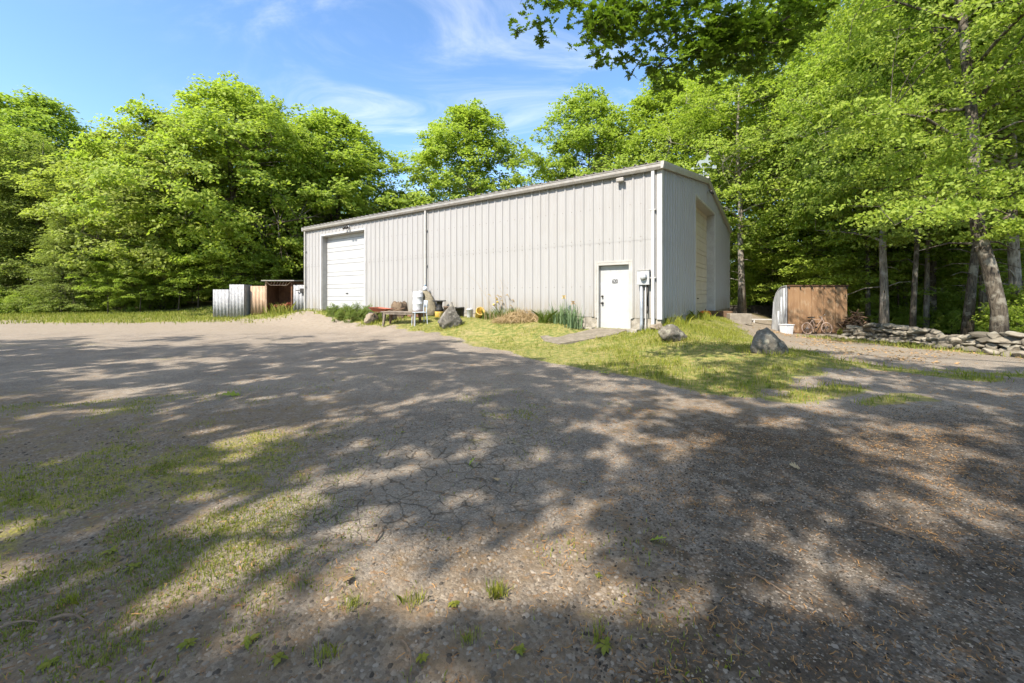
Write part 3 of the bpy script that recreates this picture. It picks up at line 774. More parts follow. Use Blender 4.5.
Ns = Vector((-Vv[0], -Vv[1], 0)); Ng = Vector((-U[0], -U[1], 0))
Us = Vector((U[0], U[1], 0)); Vs = Vector((Vv[0], Vv[1], 0)); UP = Vector((0, 0, 1))
base = Vector((P0[0], P0[1], 0))
B = empty('metal_building', (P0[0], P0[1], 0), 0, 'long beige ribbed metal workshop building with a low gable roof', 'building')
def bpart(mb, name, m, parent=B, smooth=False, bevel=0):
    """meshes are collected in world space; store them relative to the building"""
    mb.v = [(x - base.x, y - base.y, z) for x, y, z in mb.v]
    return mb.build(name, M[m], parent, smooth, bevel)

def rib_profile(s0, s1, pitch=.305, phase=.15, h=.03, minor=True):
    pts = [(s0, 0), (s1, 0)]
    k = math.floor(s0 / pitch) - 1
    while k * pitch + phase < s1 + pitch:
        c = k * pitch + phase
        for d, n in ((-.040, 0), (-.017, h), (.017, h), (.040, 0)): pts.append((c + d, n))
        if minor:
            for m_ in (.102, .203):
                for d, n in ((-.014, 0), (0, .006), (.014, 0)): pts.append((c + m_ + d, n))
        k += 1
    return sorted([p for p in pts if s0 <= p[0] <= s1])

def sheet(mb, O, d, n, s0, s1, zb, zt, off=0.0, lim=(0, 1e9)):
    prof = rib_profile(s0, s1); b = len(mb.v)
    for s, h in prof:
        p = O + d * s + n * (h + off)
        lo = zb(s) if callable(zb) else zb; hi = zt(s) if callable(zt) else zt
        mb.v.append((p.x, p.y, lo)); mb.v.append((p.x, p.y, hi))
    for i in range(len(prof) - 1):
        mb.f.append((b + 2 * i, b + 2 * i + 2, b + 2 * i + 3, b + 2 * i + 1))

def wall(O, d, n, segs, ztop, lap=2.85):
    lo, up = MB(), MB()
    for s0, s1, z0 in segs:
        top = ztop
        if z0 < lap - .01: sheet(lo, O, d, n, s0, s1, z0, lambda s: min(lap, top(s)), 0)
        sheet(up, O, d, n, s0, s1, max(z0, lap - .01), top, .005)
    lo.v += []; b = len(lo.v); lo.v += up.v; lo.f += [tuple(b + i for i in f) for f in up.f]
    return lo
MD0, MD1, MDT = .82, 1.84, 2.25
GD0, GD1, GDT = 13.08, 16.65, 4.31
RD0, RD1, RDT = 4.41, 8.55, 4.88
gt = lambda tt: EAVE + (PEAK - EAVE) * (1 - abs(tt - BW / 2) / (BW / 2))
bpart(wall(base, Us, Ns, [(.02, MD0, FND), (MD0, MD1, MDT), (MD1, GD0, FND), (GD0, GD1, GDT), (GD1, BL - .02, FND)], lambda s: EAVE), 'wall', 'siding')
bpart(wall(base, Vs, Ng, [(.02, RD0, FND), (RD0, RD1, RDT), (RD1, BW / 2, RDT) if False else (RD1, BW - .02, FND)], gt), 'wall', 'siding')
Cb = base + Us * BL
bpart(wall(base + Vs * BW, Us, -Ns, [(.02, BL - .02, FND)], lambda s: EAVE), 'wall', 'siding')
bpart(wall(Cb, Vs, -Ng, [(.02, BW - .02, FND)], gt), 'wall', 'siding')
# foundation
f = MB()
for a, b2 in ((0, MD0 + .005), (MD1 - .005, GD0 + .01), (GD1 - .01, BL)):
    f.frame_box(base, Us, -Ns, UP, (a, .012, -.6), (b2, .26, FND + .015))
for a, b2 in ((.265, RD0 + .01), (RD1 - .01, BW)):
    f.frame_box(base, Vs, -Ng, UP, (a, .012, -.6), (b2, .26, FND + .015))
f.frame_box(base + Vs * BW, Us, Ns, UP, (.27, .012, -.6), (BL, .26, FND + .015))
f.frame_box(Cb, Vs, Ng, UP, (.27, .012, -.6), (BW - .27, .26, FND + .015))
f.frame_box(base, Us, -Ns, UP, (GD0 + .012, .27, -.6), (GD1 - .012, 1.2, FND - .01))
f.frame_box(base, Vs, -Ng, UP, (RD0 + .012, .27, -.6), (RD1 - .012, 1.2, FND - .25))
bpart(f, 'foundation', 'concrete')
sc_ = MB()
for z in (.74, 1.55, 2.80, 2.93, 3.85, 4.66):
    for k in range(1, 60):
        s = k * .305 - .075
        if (MD0 - .1 < s < MD1 + .1 and z < MDT + .1) or (GD0 - .1 < s < GD1 + .1 and z < GDT + .1) or s > BL - .1: continue
        sc_.frame_box(base, Us, Ns, UP, (s, .0, z), (s + .016, .014, z + .016))
bpart(sc_, 'screw_row', 'dark_trim')
# corner trims
for O, d, n in ((base, Us, Ns), (base, Vs, Ng), (Cb, -Us, Ns), (base + Vs * BW, -Vs, Ng)):
    m_ = MB(); m_.frame_box(O, d, n, UP, (-.0365 if d in (Us, -Us) else -.03, .0, FND - .02), (.10, .038, EAVE - .03))
    bpart(m_, 'corner_trim', 'trim_white')
# roof: two ribbed slopes
for sgn in (0, 1):
    r_ = MB(); prof = rib_profile(-.12, BL + .12, .305, .05, .035, False); b = 0
    for s, h in prof:
        e0 = base + Us * s + (Vs * -.17 if sgn == 0 else Vs * (BW + .17)); e1 = base + Us * s + Vs * (BW / 2)
        r_.v.append((e0.x, e0.y, EAVE + .075 + h)); r_.v.append((e1.x, e1.y, PEAK + .10 + h))
    for i in range(len(prof) - 1): r_.f.append((2 * i, 2 * i + 2, 2 * i + 3, 2 * i + 1) if sgn else (2 * i, 2 * i + 1, 2 * i + 3, 2 * i + 2))
    rf = bpart(r_, 'roof', 'roof')
    md = rf.modifiers.new('thick', 'SOLIDIFY'); md.thickness = .006
m_ = MB(); m_.frame_box(base + Vs * BW / 2, Us, Vs, UP, (-.13, -.2, PEAK + .09), (BL + .13, .2, PEAK + .155)); bpart(m_, 'ridge_cap', 'roof')
# eave gutters with a rolled lip
for O, n in ((base, Ns), (base + Vs * BW, -Ns)):
    g = MB()
    pr = [(.042, -.02), (.042, -.115), (.13, -.115), (.165, -.05), (.165, .045), (.178, .055), (.178, .035), (.158, .03), (.15, -.04), (.12, -.10), (.055, -.10), (.055, -.02)]
    for s in (-.10, BL + .10):
        for a, z in pr:
            p = O + Us * s + n * a; g.v.append((p.x, p.y, EAVE + z))
    k = len(pr)
    g.f = [(i, (i + 1) % k, k + (i + 1) % k, k + i) for i in range(k)] + [tuple(range(k))[::-1], tuple(range(k, 2 * k))]
    bpart(g, 'gutter', 'gutter')
# rake trim on the gable ends
for O, n in ((base, Ng), (Cb, -Ng)):
    for sgn in (0, 1):
        a = O + Vs * (-.18 if sgn == 0 else BW + .18); e = O + Vs * BW / 2
        az, ez = EAVE + .06, PEAK + .085; m_ = MB(); b = []
        for p, z in ((a, az), (e, ez)):
            for off, dz in ((.036, -.17), (.10, -.17), (.125, -.05), (.125, .02), (.036, .02)):
                q = p + n * off; m_.v.append((q.x, q.y, z + dz))
        m_.f = [(i, (i + 1) % 5, 5 + (i + 1) % 5, 5 + i) for i in range(5)] + [(4, 3, 2, 1, 0), (5, 6, 7, 8, 9)]
        bpart(m_, 'rake_trim', 'trim_grey')
# downspouts
def downspout(s, z0, z1, m, wdt=.085, kick=True):
    d = MB(); x = .03
    d.frame_box(base, Us, Ns, UP, (s - wdt / 2, .045, z0), (s + wdt / 2, .115, z1))
    if kick: d.frame_box(base + UP * z0, Us, (Ns + UP * -.35).normalized(), UP, (s - wdt / 2, .05, -.085), (s + wdt / 2, .26, -.004))
    o = bpart(d, 'downspout', m, bevel=.008)
    for z in (z0 + (z1 - z0) * .3, z0 + (z1 - z0) * .74):
        c_ = MB(); c_.frame_box(base, Us, Ns, UP, (s - wdt / 2 - .04, .033, z), (s + wdt / 2 + .04, .119, z + .025)); bpart(c_, 'strap', m, o)
downspout(.19, .50, EAVE - .10, 'trim_white'); downspout(9.06, 1.55, EAVE - .10, 'trim_grey', kick=False); downspout(BL - .03, .55, EAVE - .10, 'trim_grey')
l_ = MB(); l_.tube([base + Us * 9.06 + Ns * .085 + UP * 1.56, base + Us * 9.06 + Ns * .09 + UP * 1.3, base + Us * 9.1 + Ns * .2 + UP * 1.12], .045, 8); bpart(l_, 'drain_hose', 'dark_metal')

# openings: jambs, head and trims
def opening(O, d, n, a, b, zt, dep, zb, tw=.085):
    j = MB()
    j.frame_box(O, d, -n, UP, (a + .002, -.006, zb), (a + .03, dep + .10, zt - .002))
    j.frame_box(O, d, -n, UP, (b - .03, -.006, zb), (b - .002, dep + .10, zt - .002))
    j.frame_box(O, d, -n, UP, (a + .032, -.006, zt - .03), (b - .032, dep + .10, zt - .002))
    bpart(j, 'door_jamb', 'trim_grey')
    t2 = MB()
    t2.frame_box(O, d, n, UP, (a - tw, .0, FND - .02 if zb > .3 else zb), (a - .001, .042, zt + tw))
    t2.frame_box(O, d, n, UP, (b + .001, .0, FND - .02 if zb > .3 else zb), (b + tw, .042, zt + tw))
    t2.frame_box(O, d, n, UP, (a, .0, zt + .001), (b, .042, zt + tw))
    bpart(t2, 'door_trim', 'trim_white')

def overhead(O, d, n, a, b, zt, zb, dep, m, nsec):
    root = MB(); root.frame_box(O, d, -n, UP, (a + .03, dep + .05, zb), (b - .03, dep + .07, zt - .03))
    dr = bpart(root, 'overhead_door', m)
    h = (zt - zb) / nsec
    for k in range(nsec):
        p = MB(); z0 = zb + k * h
        p.frame_box(O, d, -n, UP, (a + .032, dep, z0 + .010), (b - .032, dep + .05, z0 + h * .66))
        p.frame_box(O, d, -n, UP, (a + .032, dep, z0 + h * .66 + .014), (b - .032, dep + .05, z0 + h - .002))
        q = bpart(p, 'door_section', m, dr, bevel=.006)
    hd = MB(); hd.frame_box(O, d, n, UP, ((a + b) / 2 - .08, -dep, zb + .75), ((a + b) / 2 + .08, -dep + .035, zb + .79)); bpart(hd, 'handle', 'dark_metal', dr)
    wz = MB(); wz.frame_box(O, d, n, UP, (a + .04, -dep - .001, zb - .03), (b - .04, -dep + .012, zb + .008)); bpart(wz, 'bottom_seal', 'black', dr)
opening(base, Us, Ns, GD0, GD1, GDT, .27, FND - .04); overhead(base, Us, Ns, GD0, GD1, GDT, FND, .26, 'door_white', 6)
opening(base, Vs, Ng, RD0, RD1, RDT, .30, FND - .3); overhead(base, Vs, Ng, RD0, RD1, RDT, FND - .24, .29, 'door_tan', 8)
# personnel door
dj = MB()
dj.frame_box(base, Us, -Ns, UP, (MD0 + .002, -.035, .03), (MD0 + .055, .16, MDT - .002))
dj.frame_box(base, Us, -Ns, UP, (MD1 - .055, -.035, .03), (MD1 - .002, .16, MDT - .002))
dj.frame_box(base, Us, -Ns, UP, (MD0 + .057, -.035, MDT - .075), (MD1 - .057, .16, MDT - .002))
bpart(dj, 'door_frame', 'trim_grey', bevel=.004)
ds = MB(); ds.frame_box(base, Us, -Ns, UP, (MD0 + .06, .10, .085), (MD1 - .06, .145, MDT - .08))
slab = bpart(ds, 'entry_door', 'door_white', bevel=.004)
th = MB(); th.frame_box(base, Us, -Ns, UP, (MD0 - .02, -.12, -.05), (MD1 + .02, .2, .075)); bpart(th, 'threshold', 'concrete_light', bevel=.01)
dw = MB(); dw.frame_box(base, Us, -Ns, UP, (MD0 + .002, .165, .03), (MD1 - .002, .2, MDT)); bpart(dw, 'door_backing', 'trim_grey')
bk = MB(); bk.frame_box(base, Us, -Ns, UP, (MD0 - .06, .17, -.3), (MD0 - .001, .3, .64)); bk.frame_box(base, Us, -Ns, UP, (MD1 + .001, .17, -.3), (MD1 + .06, .3, .64)); bpart(bk, 'foundation_return', 'concrete')
tt_ = MB()
for a, b2 in ((MD0 - .05, MD0), (MD1, MD1 + .05)): tt_.frame_box(base, Us, Ns, UP, (a, -.002, FND - .02), (b2, .04, MDT + .05))
tt_.frame_box(base, Us, Ns, UP, (MD0 + .001, -.002, MDT + .001), (MD1 - .001, .04, MDT + .05)); bpart(tt_, 'door_trim', 'trim_grey')
for z, r in ((1.07, .032), (1.27, .026)):
    k_ = MB(); c0 = base + Us * (MD1 - .13) - Ns * .10 + UP * z
    k_.tube([c0, c0 + Ns * .012], r * 1.15, 14); k_.tube([c0 + Ns * .012, c0 + Ns * .035, c0 + Ns * .045, c0 + Ns * .068, c0 + Ns * .075], [r * .4, r * .4, r * .9, r * .95, r * .5], 14)
    bpart(k_, 'knob', 'dark_metal', slab, True)
cu = bpy.data.curves.new('door_number', 'FONT'); cu.body = '620'; cu.size = .165; cu.align_x = 'CENTER'; cu.align_y = 'CENTER'; cu.extrude = .003; cu.offset = .004
cu.space_character = .95
cu.materials.append(M['ink'])
tmp = bpy.data.objects.new('door_number_text', cu)
no = bpy.data.objects.new('door_number', bpy.data.meshes.new_from_object(tmp)); bpy.data.objects.remove(tmp); COL.objects.link(no); no.parent = slab
if not no.data.materials: no.data.materials.append(M['ink'])
from mathutils import Matrix
pn = base + Us * ((MD0 + MD1) / 2 + .0) - Ns * .0965 + UP * 1.70 - base
mx = Matrix.Identity(4)
for i, v in enumerate((-Us, UP, Ns)):
    for j in range(3): mx[j][i] = v[j]
mx.translation = pn; no.matrix_local = mx @ Matrix.Diagonal((.72, 1, 1, 1))

# electric meter with its conduits
e = MB(); e.frame_box(base, Us, Ns, UP, (.27, .03, 1.58), (.60, .17, 1.98)); mt = bpart(e, 'electric_meter', 'grey_paint', bevel=.012)
e = MB(); c0 = base + Us * .415 + Ns * .17 + UP * 1.80
e.tube([c0, c0 + Ns * .03], .095, 20); bpart(e, 'meter_ring', 'galv', mt, True)
e = MB(); e.tube([c0 + Ns * .03, c0 + Ns * .09, c0 + Ns * .12, c0 + Ns * .125], [.085, .082, .06, .02], 20); bpart(e, 'meter_glass', 'glass', mt, True)
e = MB(); e.frame_box(base, Us, Ns, UP, (.262, .03, 1.975), (.608, .185, 1.992)); bpart(e, 'meter_lid', 'trim_grey', mt)
for s, r, m, z0 in ((.50, .045, 'galv', .40), (.385, .014, 'trim_white', .42), (.335, .02, 'dark_metal', .9)):
    e = MB(); p = base + Us * s + Ns * .09
    e.tube([p + UP * 1.585, p + UP * .9, p + UP * (z0 + .1), p + Ns * .03 + UP * (z0 - .1)], r, 10); bpart(e, 'conduit', m, mt, True)
# flood lights
def flood(O, d, n, s, z, twin):
    e = MB(); e.frame_box(O, d, n, UP, (s - .07, .03, z - .05), (s + .07, .07, z + .05)); o = bpart(e, 'flood_light', 'grey_paint', bevel=.008)
    for q in ((-.11, .11) if twin else (0,)):
        h = MB(); p = O + d * s + n * .08 + UP * z; tip = p + d * q + n * .16 - UP * .07
        if twin:
            h.tube([p, p + d * q * .6 + n * .06], .015, 6); h.tube([p + d * q * .6 + n * .06, tip - n * .06, tip], [.03, .06, .075], 12)
        else:
            h.frame_box(p, d, n, UP, (-.11, -.008, -.05), (.11, .12, .06))
        bpart(h, 'lamp_head', 'dark_metal' if twin else 'gutter', o, twin, 0 if twin else .02)
flood(base, Us, Ns, 1.085, 4.56, False); flood(base, Us, Ns, 14.3, 4.56, True); flood(base, Vs, Ng, 6.75, 5.55, True)

# horse weathervane on the near end of the ridge
vr = base + Vs * (BW / 2) + Us * .10
M['vane'] = mat('pale_verdigris_metal', (.24, .29, .285), (.31, .355, .345), 9, .5, .3)
vane = empty('weathervane', (vr.x, vr.y, PEAK + .15), 0, 'pale weathervane with a horse figure on the gable peak', 'weathervane')
e = MB(); e.tube([(0, 0, -.02), (0, 0, .50)], [.016, .010], 8); e.tube([(-.16, 0, .16), (.16, 0, .16)], .008, 6); e.tube([(0, -.16, .16), (0, .16, .16)], .008, 6)
for x, y in ((-.18, 0), (.18, 0), (0, -.18), (0, .18)): e.box((x, y, .16), (.05, .05, .06))
e.build('mast', M['vane'], vane)
e = MB(); e.lathe((0, 0, .27), [(.005, -.045), (.035, -.025), (.045, 0), (.035, .025), (.005, .045)], 12); e.build('ball', M['vane'], vane, True)
hs = [(-.30, .02), (-.27, .10), (-.24, .17), (-.16, .23), (-.05, .22), (.05, .24), (.10, .33), (.13, .42), (.17, .47), (.19, .44), (.27, .36), (.28, .31), (.23, .31), (.19, .33), (.19, .24), (.20, .17),
      (.30, .20), (.33, .13), (.30, .10), (.28, .15), (.19, .10), (.27, .03), (.24, -.03), (.20, .02), (.13, .08), (.05, .10), (-.08, .09), (-.12, .03), (-.06, -.08), (-.10, -.13), (-.13, -.09), (-.20, .02), (-.19, .10), (-.24, .06), (-.28, -.04), (-.33, -.02)]
e = MB(); k = len(hs); e.v = [(x * .9, .012, z * .9 + .55) for x, z in hs] + [(x * .9, -.012, z * .9 + .55) for x, z in hs]
e.f = [tuple(range(k))[::-1], tuple(range(k, 2 * k))] + [(i, (i + 1) % k, k + (i + 1) % k, k + i) for i in range(k)]
ho = e.build('horse_figure', M['vane'], vane); ho.rotation_euler = (0, 0, R(-12))
e = MB(); e.tube([(-.38, 0, .44), (.40, 0, .44)], .010, 6); e.box((.40, 0, .44), (.16, .02, .12)); e.add([(-.50, 0, .44), (-.38, -.012, .50), (-.38, .012, .50), (-.38, .012, .38), (-.38, -.012, .38)], [(0, 1, 2), (0, 3, 4), (0, 2, 3), (0, 4, 1), (1, 4, 3, 2)])
ar = e.build('arrow', M['vane'], vane); ar.rotation_euler = (0, 0, R(-12))

# ------------------------------------------------------------------ stones
def rock_mesh(seed, dims, peak=None, rough=.16):
    import bmesh
    rng = np.random.RandomState(seed)
    bm = bmesh.new(); bmesh.ops.create_icosphere(bm, subdivisions=4, radius=1)
    V = np.array([v.co[:] for v in bm.verts])
    cuts = [(rng.normal(0, 1, 3), rng.uniform(.55, .9)) for _ in range(11)]
    for nrm, d in cuts:
        nrm = nrm / np.linalg.norm(nrm); dd = V @ nrm
        V = V - np.maximum(dd - d, 0)[:, None] * nrm * .85
    ns = sum(np.sin(V @ rng.normal(0, 1, 3) * f + rng.uniform(0, 6)) / f for f in (2, 3, 5, 8, 13, 19, 27))
    V = V * (1 + rough * 1.05 * ns[:, None]) * np.array(dims) / 2
    if peak is not None:
        h = np.clip(V[:, 2] / dims[2] + .5, 0, 1); k_ = 1 - .48 * h ** 1.6
        V[:, 0] = V[:, 0] * k_ + peak * dims[0] * h; V[:, 1] *= k_
    for v, c in zip(bm.verts, V): v.co = c
    me = bpy.data.meshes.new('rock'); bm.to_mesh(me); bm.free()
    me.polygons.foreach_set('use_smooth', [True] * len(me.polygons))
    return me
M['rock'] = mat('granite_boulder', (.17, .155, .135), (.085, .078, .068), 3, .95, 0, .9, 14, c3=(.32, .30, .255), c3amt=.6, bdist=.03)
M['rock_dark'] = mat('dark_boulder', (.15, .135, .11), (.075, .068, .056), 3, .95, 0, .9, 14, c3=(.27, .255, .20), c3amt=.75, bdist=.05)
M['rock_tan'] = mat('tan_rock', (.24, .20, .15), (.15, .12, .09), 4, .95, 0, .8, 14, c3=(.32, .27, .2), c3amt=.5, bdist=.03)
def boulder(px, py, Y, dims, seed, m, label, sink=.25, rz=0, tilt=0, peak=None):
    p = at(px, py, Y); z = gz(p.x, p.y)
    o = link_mesh('boulder', rock_mesh(seed, dims, peak), M[m]); o.location = (p.x, p.y, z + dims[2] * (.5 - sink)); o.rotation_euler = (tilt, 0, R(rz))
    return tag(o, label, 'boulder')
boulder(450, 320, 13.4, (1.0, .8, 1.05), 61, 'rock', 'pointed grey boulder on the grass in front of the clutter by the wall', .22, peak=.06)
boulder(672, 340, 9.2, (.66, .5, .44), 62, 'rock_dark', 'low dark boulder on the grass near the personnel door', .22)
boulder(768, 345, 7.9, (.84, .66, .70), 63, 'rock_dark', 'large dark boulder on the crest of the grass berm', .34, 0, peak=-.10)
boulder(371, 316, 15.8, (.62, .5, .50), 64, 'rock_tan', 'brown boulder left of the wheelbarrow', .2)
boulder(657, 333, 10.4, (.34, .3, .26), 65, 'rock_tan', 'small tan stone by the building corner', .3)
boulder(870, 336, 14.4, (.34, .3, .26), 67, 'rock_tan', 'small loose stone at the far foot of the stone wall', .3)

# dry stone wall
def stone_wall():
    rng = np.random.RandomState(77); Vall, Fl, Sz = [], [], []; nb = 0
    import bmesh
    bm = bmesh.new(); bmesh.ops.create_icosphere(bm, subdivisions=3, radius=1)
    S = np.array([v.co[:] for v in bm.verts]); Fc = np.array([[v.index for v in f.verts] for f in bm.faces]); bm.free()
    path = [np.array(p) for p in ((12.6, 15.2), (12.4, 13.4), (12.0, 11.6), (11.45, 9.6), (11.0, 8.0), (10.6, 6.0), (10.3, 4.0))]
    seg = np.cumsum([0] + [np.linalg.norm(b - a) for a, b in zip(path, path[1:])]); L = seg[-1]
    def pp(u):
        i = min(np.searchsorted(seg, u, 'right') - 1, len(path) - 2); f = (u - seg[i]) / (seg[i + 1] - seg[i])
        d = (path[i + 1] - path[i]); return path[i] * (1 - f) + path[i + 1] * f, d / np.linalg.norm(d)
    def add(c, dims, ang, tilt):
        nonlocal nb
        v = S.copy()
        for _ in range(9):
            nrm = rng.normal(0, 1, 3) * np.array([1, 1, 1.4]); nrm /= np.linalg.norm(nrm); d = rng.uniform(.35, .72)
            v = v - np.maximum(v @ nrm - d, 0)[:, None] * nrm * 1.0
        v = v * np.array(dims) * .62
        ct, s_t = math.cos(tilt), math.sin(tilt); v = np.stack([v[:, 0] * ct - v[:, 2] * s_t, v[:, 1], v[:, 0] * s_t + v[:, 2] * ct], 1)
        ca, sa = math.cos(ang), math.sin(ang); v = np.stack([v[:, 0] * ca - v[:, 1] * sa, v[:, 0] * sa + v[:, 1] * ca, v[:, 2]], 1) + c
        Vall.append(v); Fl.append(Fc + nb); nb += len(v)
    for row in range(6):
        for course in range(4):
            u = rng.uniform(0, .3)
            while u < L:
                w_ = rng.uniform(.22, .62) * (1.0 if course < 3 else 1.15); p, d = pp(min(u + w_ / 2, L - .01)); n = np.array([-d[1], d[0]])
                if row < 3:
                    hh = rng.uniform(.10, .21); off = (row - 1) * .24 + rng.uniform(-.07, .07)
                    amp = .62 + .22 * math.sin(u * 1.3) + .25 * (u < 3.2)
                    if course == 3 and rng.uniform() < .45: u += w_; continue
                    z = gz(*p) + .06 + course * .145 * amp + rng.uniform(-.02, .02)
                    q = p + n * off * (1 - .14 * course)
                    add(np.array([q[0], q[1], z]), (w_, rng.uniform(.26, .42), hh * 1.15), math.atan2(d[1], d[0]) + rng.uniform(-.5, .5), rng.uniform(-.32, .32))
                u += w_ * .86
    # tumbled stones on the drive side
    for k in range(26):
        u = rng.uniform(0, L); p, d = pp(u); n = np.array([-d[1], d[0]]); q = p - n * 0 + np.array([-1, 0]) * rng.uniform(.4, .75)
        s_ = rng.uniform(.18, .42); add(np.array([q[0], q[1], gz(*q) + .07]), (s_, s_ * .8, s_ * .5), rng.uniform(0, 6), rng.uniform(-.3, .3))
    V = np.concatenate(Vall); Fq = np.concatenate(Fl)
    me = np_mesh('stone_wall', V, Fq.ravel(), np.full(len(Fq), 3)); return me
t = NT(bpy.data.materials.new('fieldstone'))
pos = t.n('ShaderNodeTexCoord').outputs['Object']; g = t.n('ShaderNodeNewGeometry').outputs['Random Per Island']
c = t.mix(g, (.12, .105, .085), (.31, .275, .22)); n1 = t.noise(pos, 9, 6, .65).outputs[0]; n2 = t.noise(pos, 3, 5, .6).outputs[0]
c = t.mix(t.ramp(n1, .45, .65, 0, .6), c, (.12, .11, .09)); c = t.mix(t.ramp(n2, .55, .68, 0, .55), c, (.36, .345, .29))
M['fieldstone'] = t.out(t.pbsdf(c, .95, 0, t.bump(n1, .9, .02), .1))
tag(link_mesh('stone_wall', stone_wall(), M['fieldstone']), 'tumbled dry fieldstone wall along the right edge of the drive', 'stone wall')

# ------------------------------------------------------------------ clutter along the long wall
M['wood_grey'] = mat('weathered_wood', (.20, .165, .13), (.12, .098, .077), 5, .85, 0, .5, 20, (1, 1, 1), c3=(.27, .24, .2), c3amt=.5)
M['wood_brown'] = mat('brown_wood', (.16, .10, .06), (.10, .062, .04), 5, .8, 0, .4, 20)
M['rust_red'] = mat('rusty_red_paint', (.30, .085, .05), (.22, .075, .045), 7, .7, .1, .2, c3=(.16, .075, .04), c3amt=.6)
M['stump'] = mat('stump_wood', (.16, .115, .075), (.085, .06, .042), 7, .95, 0, .9, 22, c3=(.25, .19, .12), c3amt=.5, bdist=.03)
M['drum_white'] = mat('white_plastic', (.58, .59, .61), (.52, .53, .56), 3, .45, 0, .03)
M['brick'] = mat('reddish_brick', (.22, .11, .07), (.15, .08, .055), 9, .9, 0, .5, 30, c3=(.28, .2, .15), c3amt=.5)
M['canvas'] = mat('olive_canvas', (.23, .20, .14), (.15, .13, .09), 5, .9, 0, .6, 9, c3=(.30, .27, .2), c3amt=.4, bdist=.04)
M['chair_grey'] = mat('pale_grey_plastic', (.42, .47, .52), (.37, .41, .46), 5, .45)
M['terracotta'] = mat('brown_clay', (.16, .11, .08), (.11, .08, .06), 7, .8)
M['yellow'] = mat('faded_yellow', (.62, .42, .06), (.52, .36, .10), 6, .6, c3=(.62, .58, .48), c3amt=.6)
M['blue'] = mat('blue_plastic', (.03, .16, .30), None, 5, .4)
M['pumpkin'] = mat('pumpkin_skin', (.55, .17, .03), (.45, .13, .025), 6, .55)

def spot(px, py, Y):
    p = at(px, py, Y); return Vector((p.x, p.y, gz(p.x, p.y)))
def part(mb, name, m, root, smooth=False, bevel=0):
    return mb.build(name, M[m], root, smooth, bevel)
# low wooden bench
p = spot(402, 316, 14.7); b_ = empty('wooden_bench', p, R(-22), 'low weathered wooden bench with thick legs on the grass by the wall', 'bench')
for k in range(3):
    e = MB(); e.box((0, (k - 1) * .155, .46), (1.55, .148, .045)); part(e, 'seat_plank', 'wood_grey', b_, bevel=.008)
e = MB(); e.box((0, -.19, .405), (1.35, .035, .06)); e.box((0, .19, .405), (1.35, .035, .06)); part(e, 'apron', 'wood_grey', b_)
for x in (-.62, .62):
    for y in (-.18, .18):
        e = MB(); e.tube([(x, y, .435), (x * 1.04, y, .2), (x * 1.10, y * 1.05, -.06)], [.062, .05, .042], 4); part(e, 'leg', 'wood_brown' if y > 0 else 'wood_grey', b_)
# wheelbarrow
p = spot(382, 315, 15.6); b_ = empty('wheelbarrow', p, R(160), 'rusty red wheelbarrow tipped beside the wooden bench', 'wheelbarrow')
e = MB(); tp = [(-.36, -.24, .52), (.42, -.30, .58), (.42, .30, .58), (-.36, .24, .52)]; bt = [(-.22, -.15, .40), (.26, -.18, .42), (.26, .18, .42), (-.22, .15, .40)]
tp2 = [(x * .96, y * .95, z + .002) for x, y, z in tp]; bt2 = [(x, y, z + .015) for x, y, z in bt]
e.add(tp + bt + tp2 + bt2, [(0, 1, 5, 4), (1, 2, 6, 5), (2, 3, 7, 6), (3, 0, 4, 7), (4, 5, 6, 7), (9, 8, 12, 13), (10, 9, 13, 14), (11, 10, 14, 15), (8, 11, 15, 12), (15, 14, 13, 12), (1, 0, 8, 9), (2, 1, 9, 10), (3, 2, 10, 11), (0, 3, 11, 8)])
part(e, 'tray', 'rust_red', b_)
for y in (-.2, .2):
    e = MB(); e.tube([(.5, y * .25, .2), (.2, y * .8, .38), (-.35, y, .42), (-.85, y * 1.3, .55)], .018, 8); part(e, 'handle', 'wood_brown', b_)
    e = MB(); e.tube([(-.15, y, .40), (-.25, y * 1.05, .0)], .016, 6); part(e, 'leg', 'dark_metal', b_)
e = MB(); e.tube([(.52 + .17 * math.cos(a), 0, .19 + .17 * math.sin(a)) for a in np.linspace(0, 6.28, 21)], .035, 8, False); wl = part(e, 'wheel', 'black', b_, True)
e = MB(); e.tube([(.52, -.06, .19), (.52, .06, .19)], .02, 8)
for a in range(6): e.tube([(.52, 0, .19), (.52 + .15 * math.cos(a * 1.047), 0, .19 + .15 * math.sin(a * 1.047))], .006, 5)
part(e, 'rim', 'dark_metal', wl)
# stump
rng = np.random.RandomState(5); p = spot(399, 312, 16.1)
e = MB(); nseg = 26
for i, (r, z) in enumerate(((.42, -.1), (.37, .06), (.31, .22), (.29, .38), (.27, .50), (.2, .56), (.05, .52))):
    for k in range(nseg):
        a = 6.283 * k / nseg; rr = r * (1 + .12 * math.sin(5 * a + i * .3) + .07 * math.sin(11 * a))
        e.v.append((rr * math.cos(a), rr * math.sin(a), z + (rng.uniform(-.05, .10) if i >= 4 else 0)))
for i in range(6):
    for k in range(nseg): e.f.append((i * nseg + k, i * nseg + (k + 1) % nseg, (i + 1) * nseg + (k + 1) % nseg, (i + 1) * nseg + k))
e.f.append(tuple(6 * nseg + k for k in range(nseg)))
o = e.build('tree_stump', M['stump'], None, True); o.location = p; tag(o, 'ragged brown tree stump between the bench and the wall', 'stump')
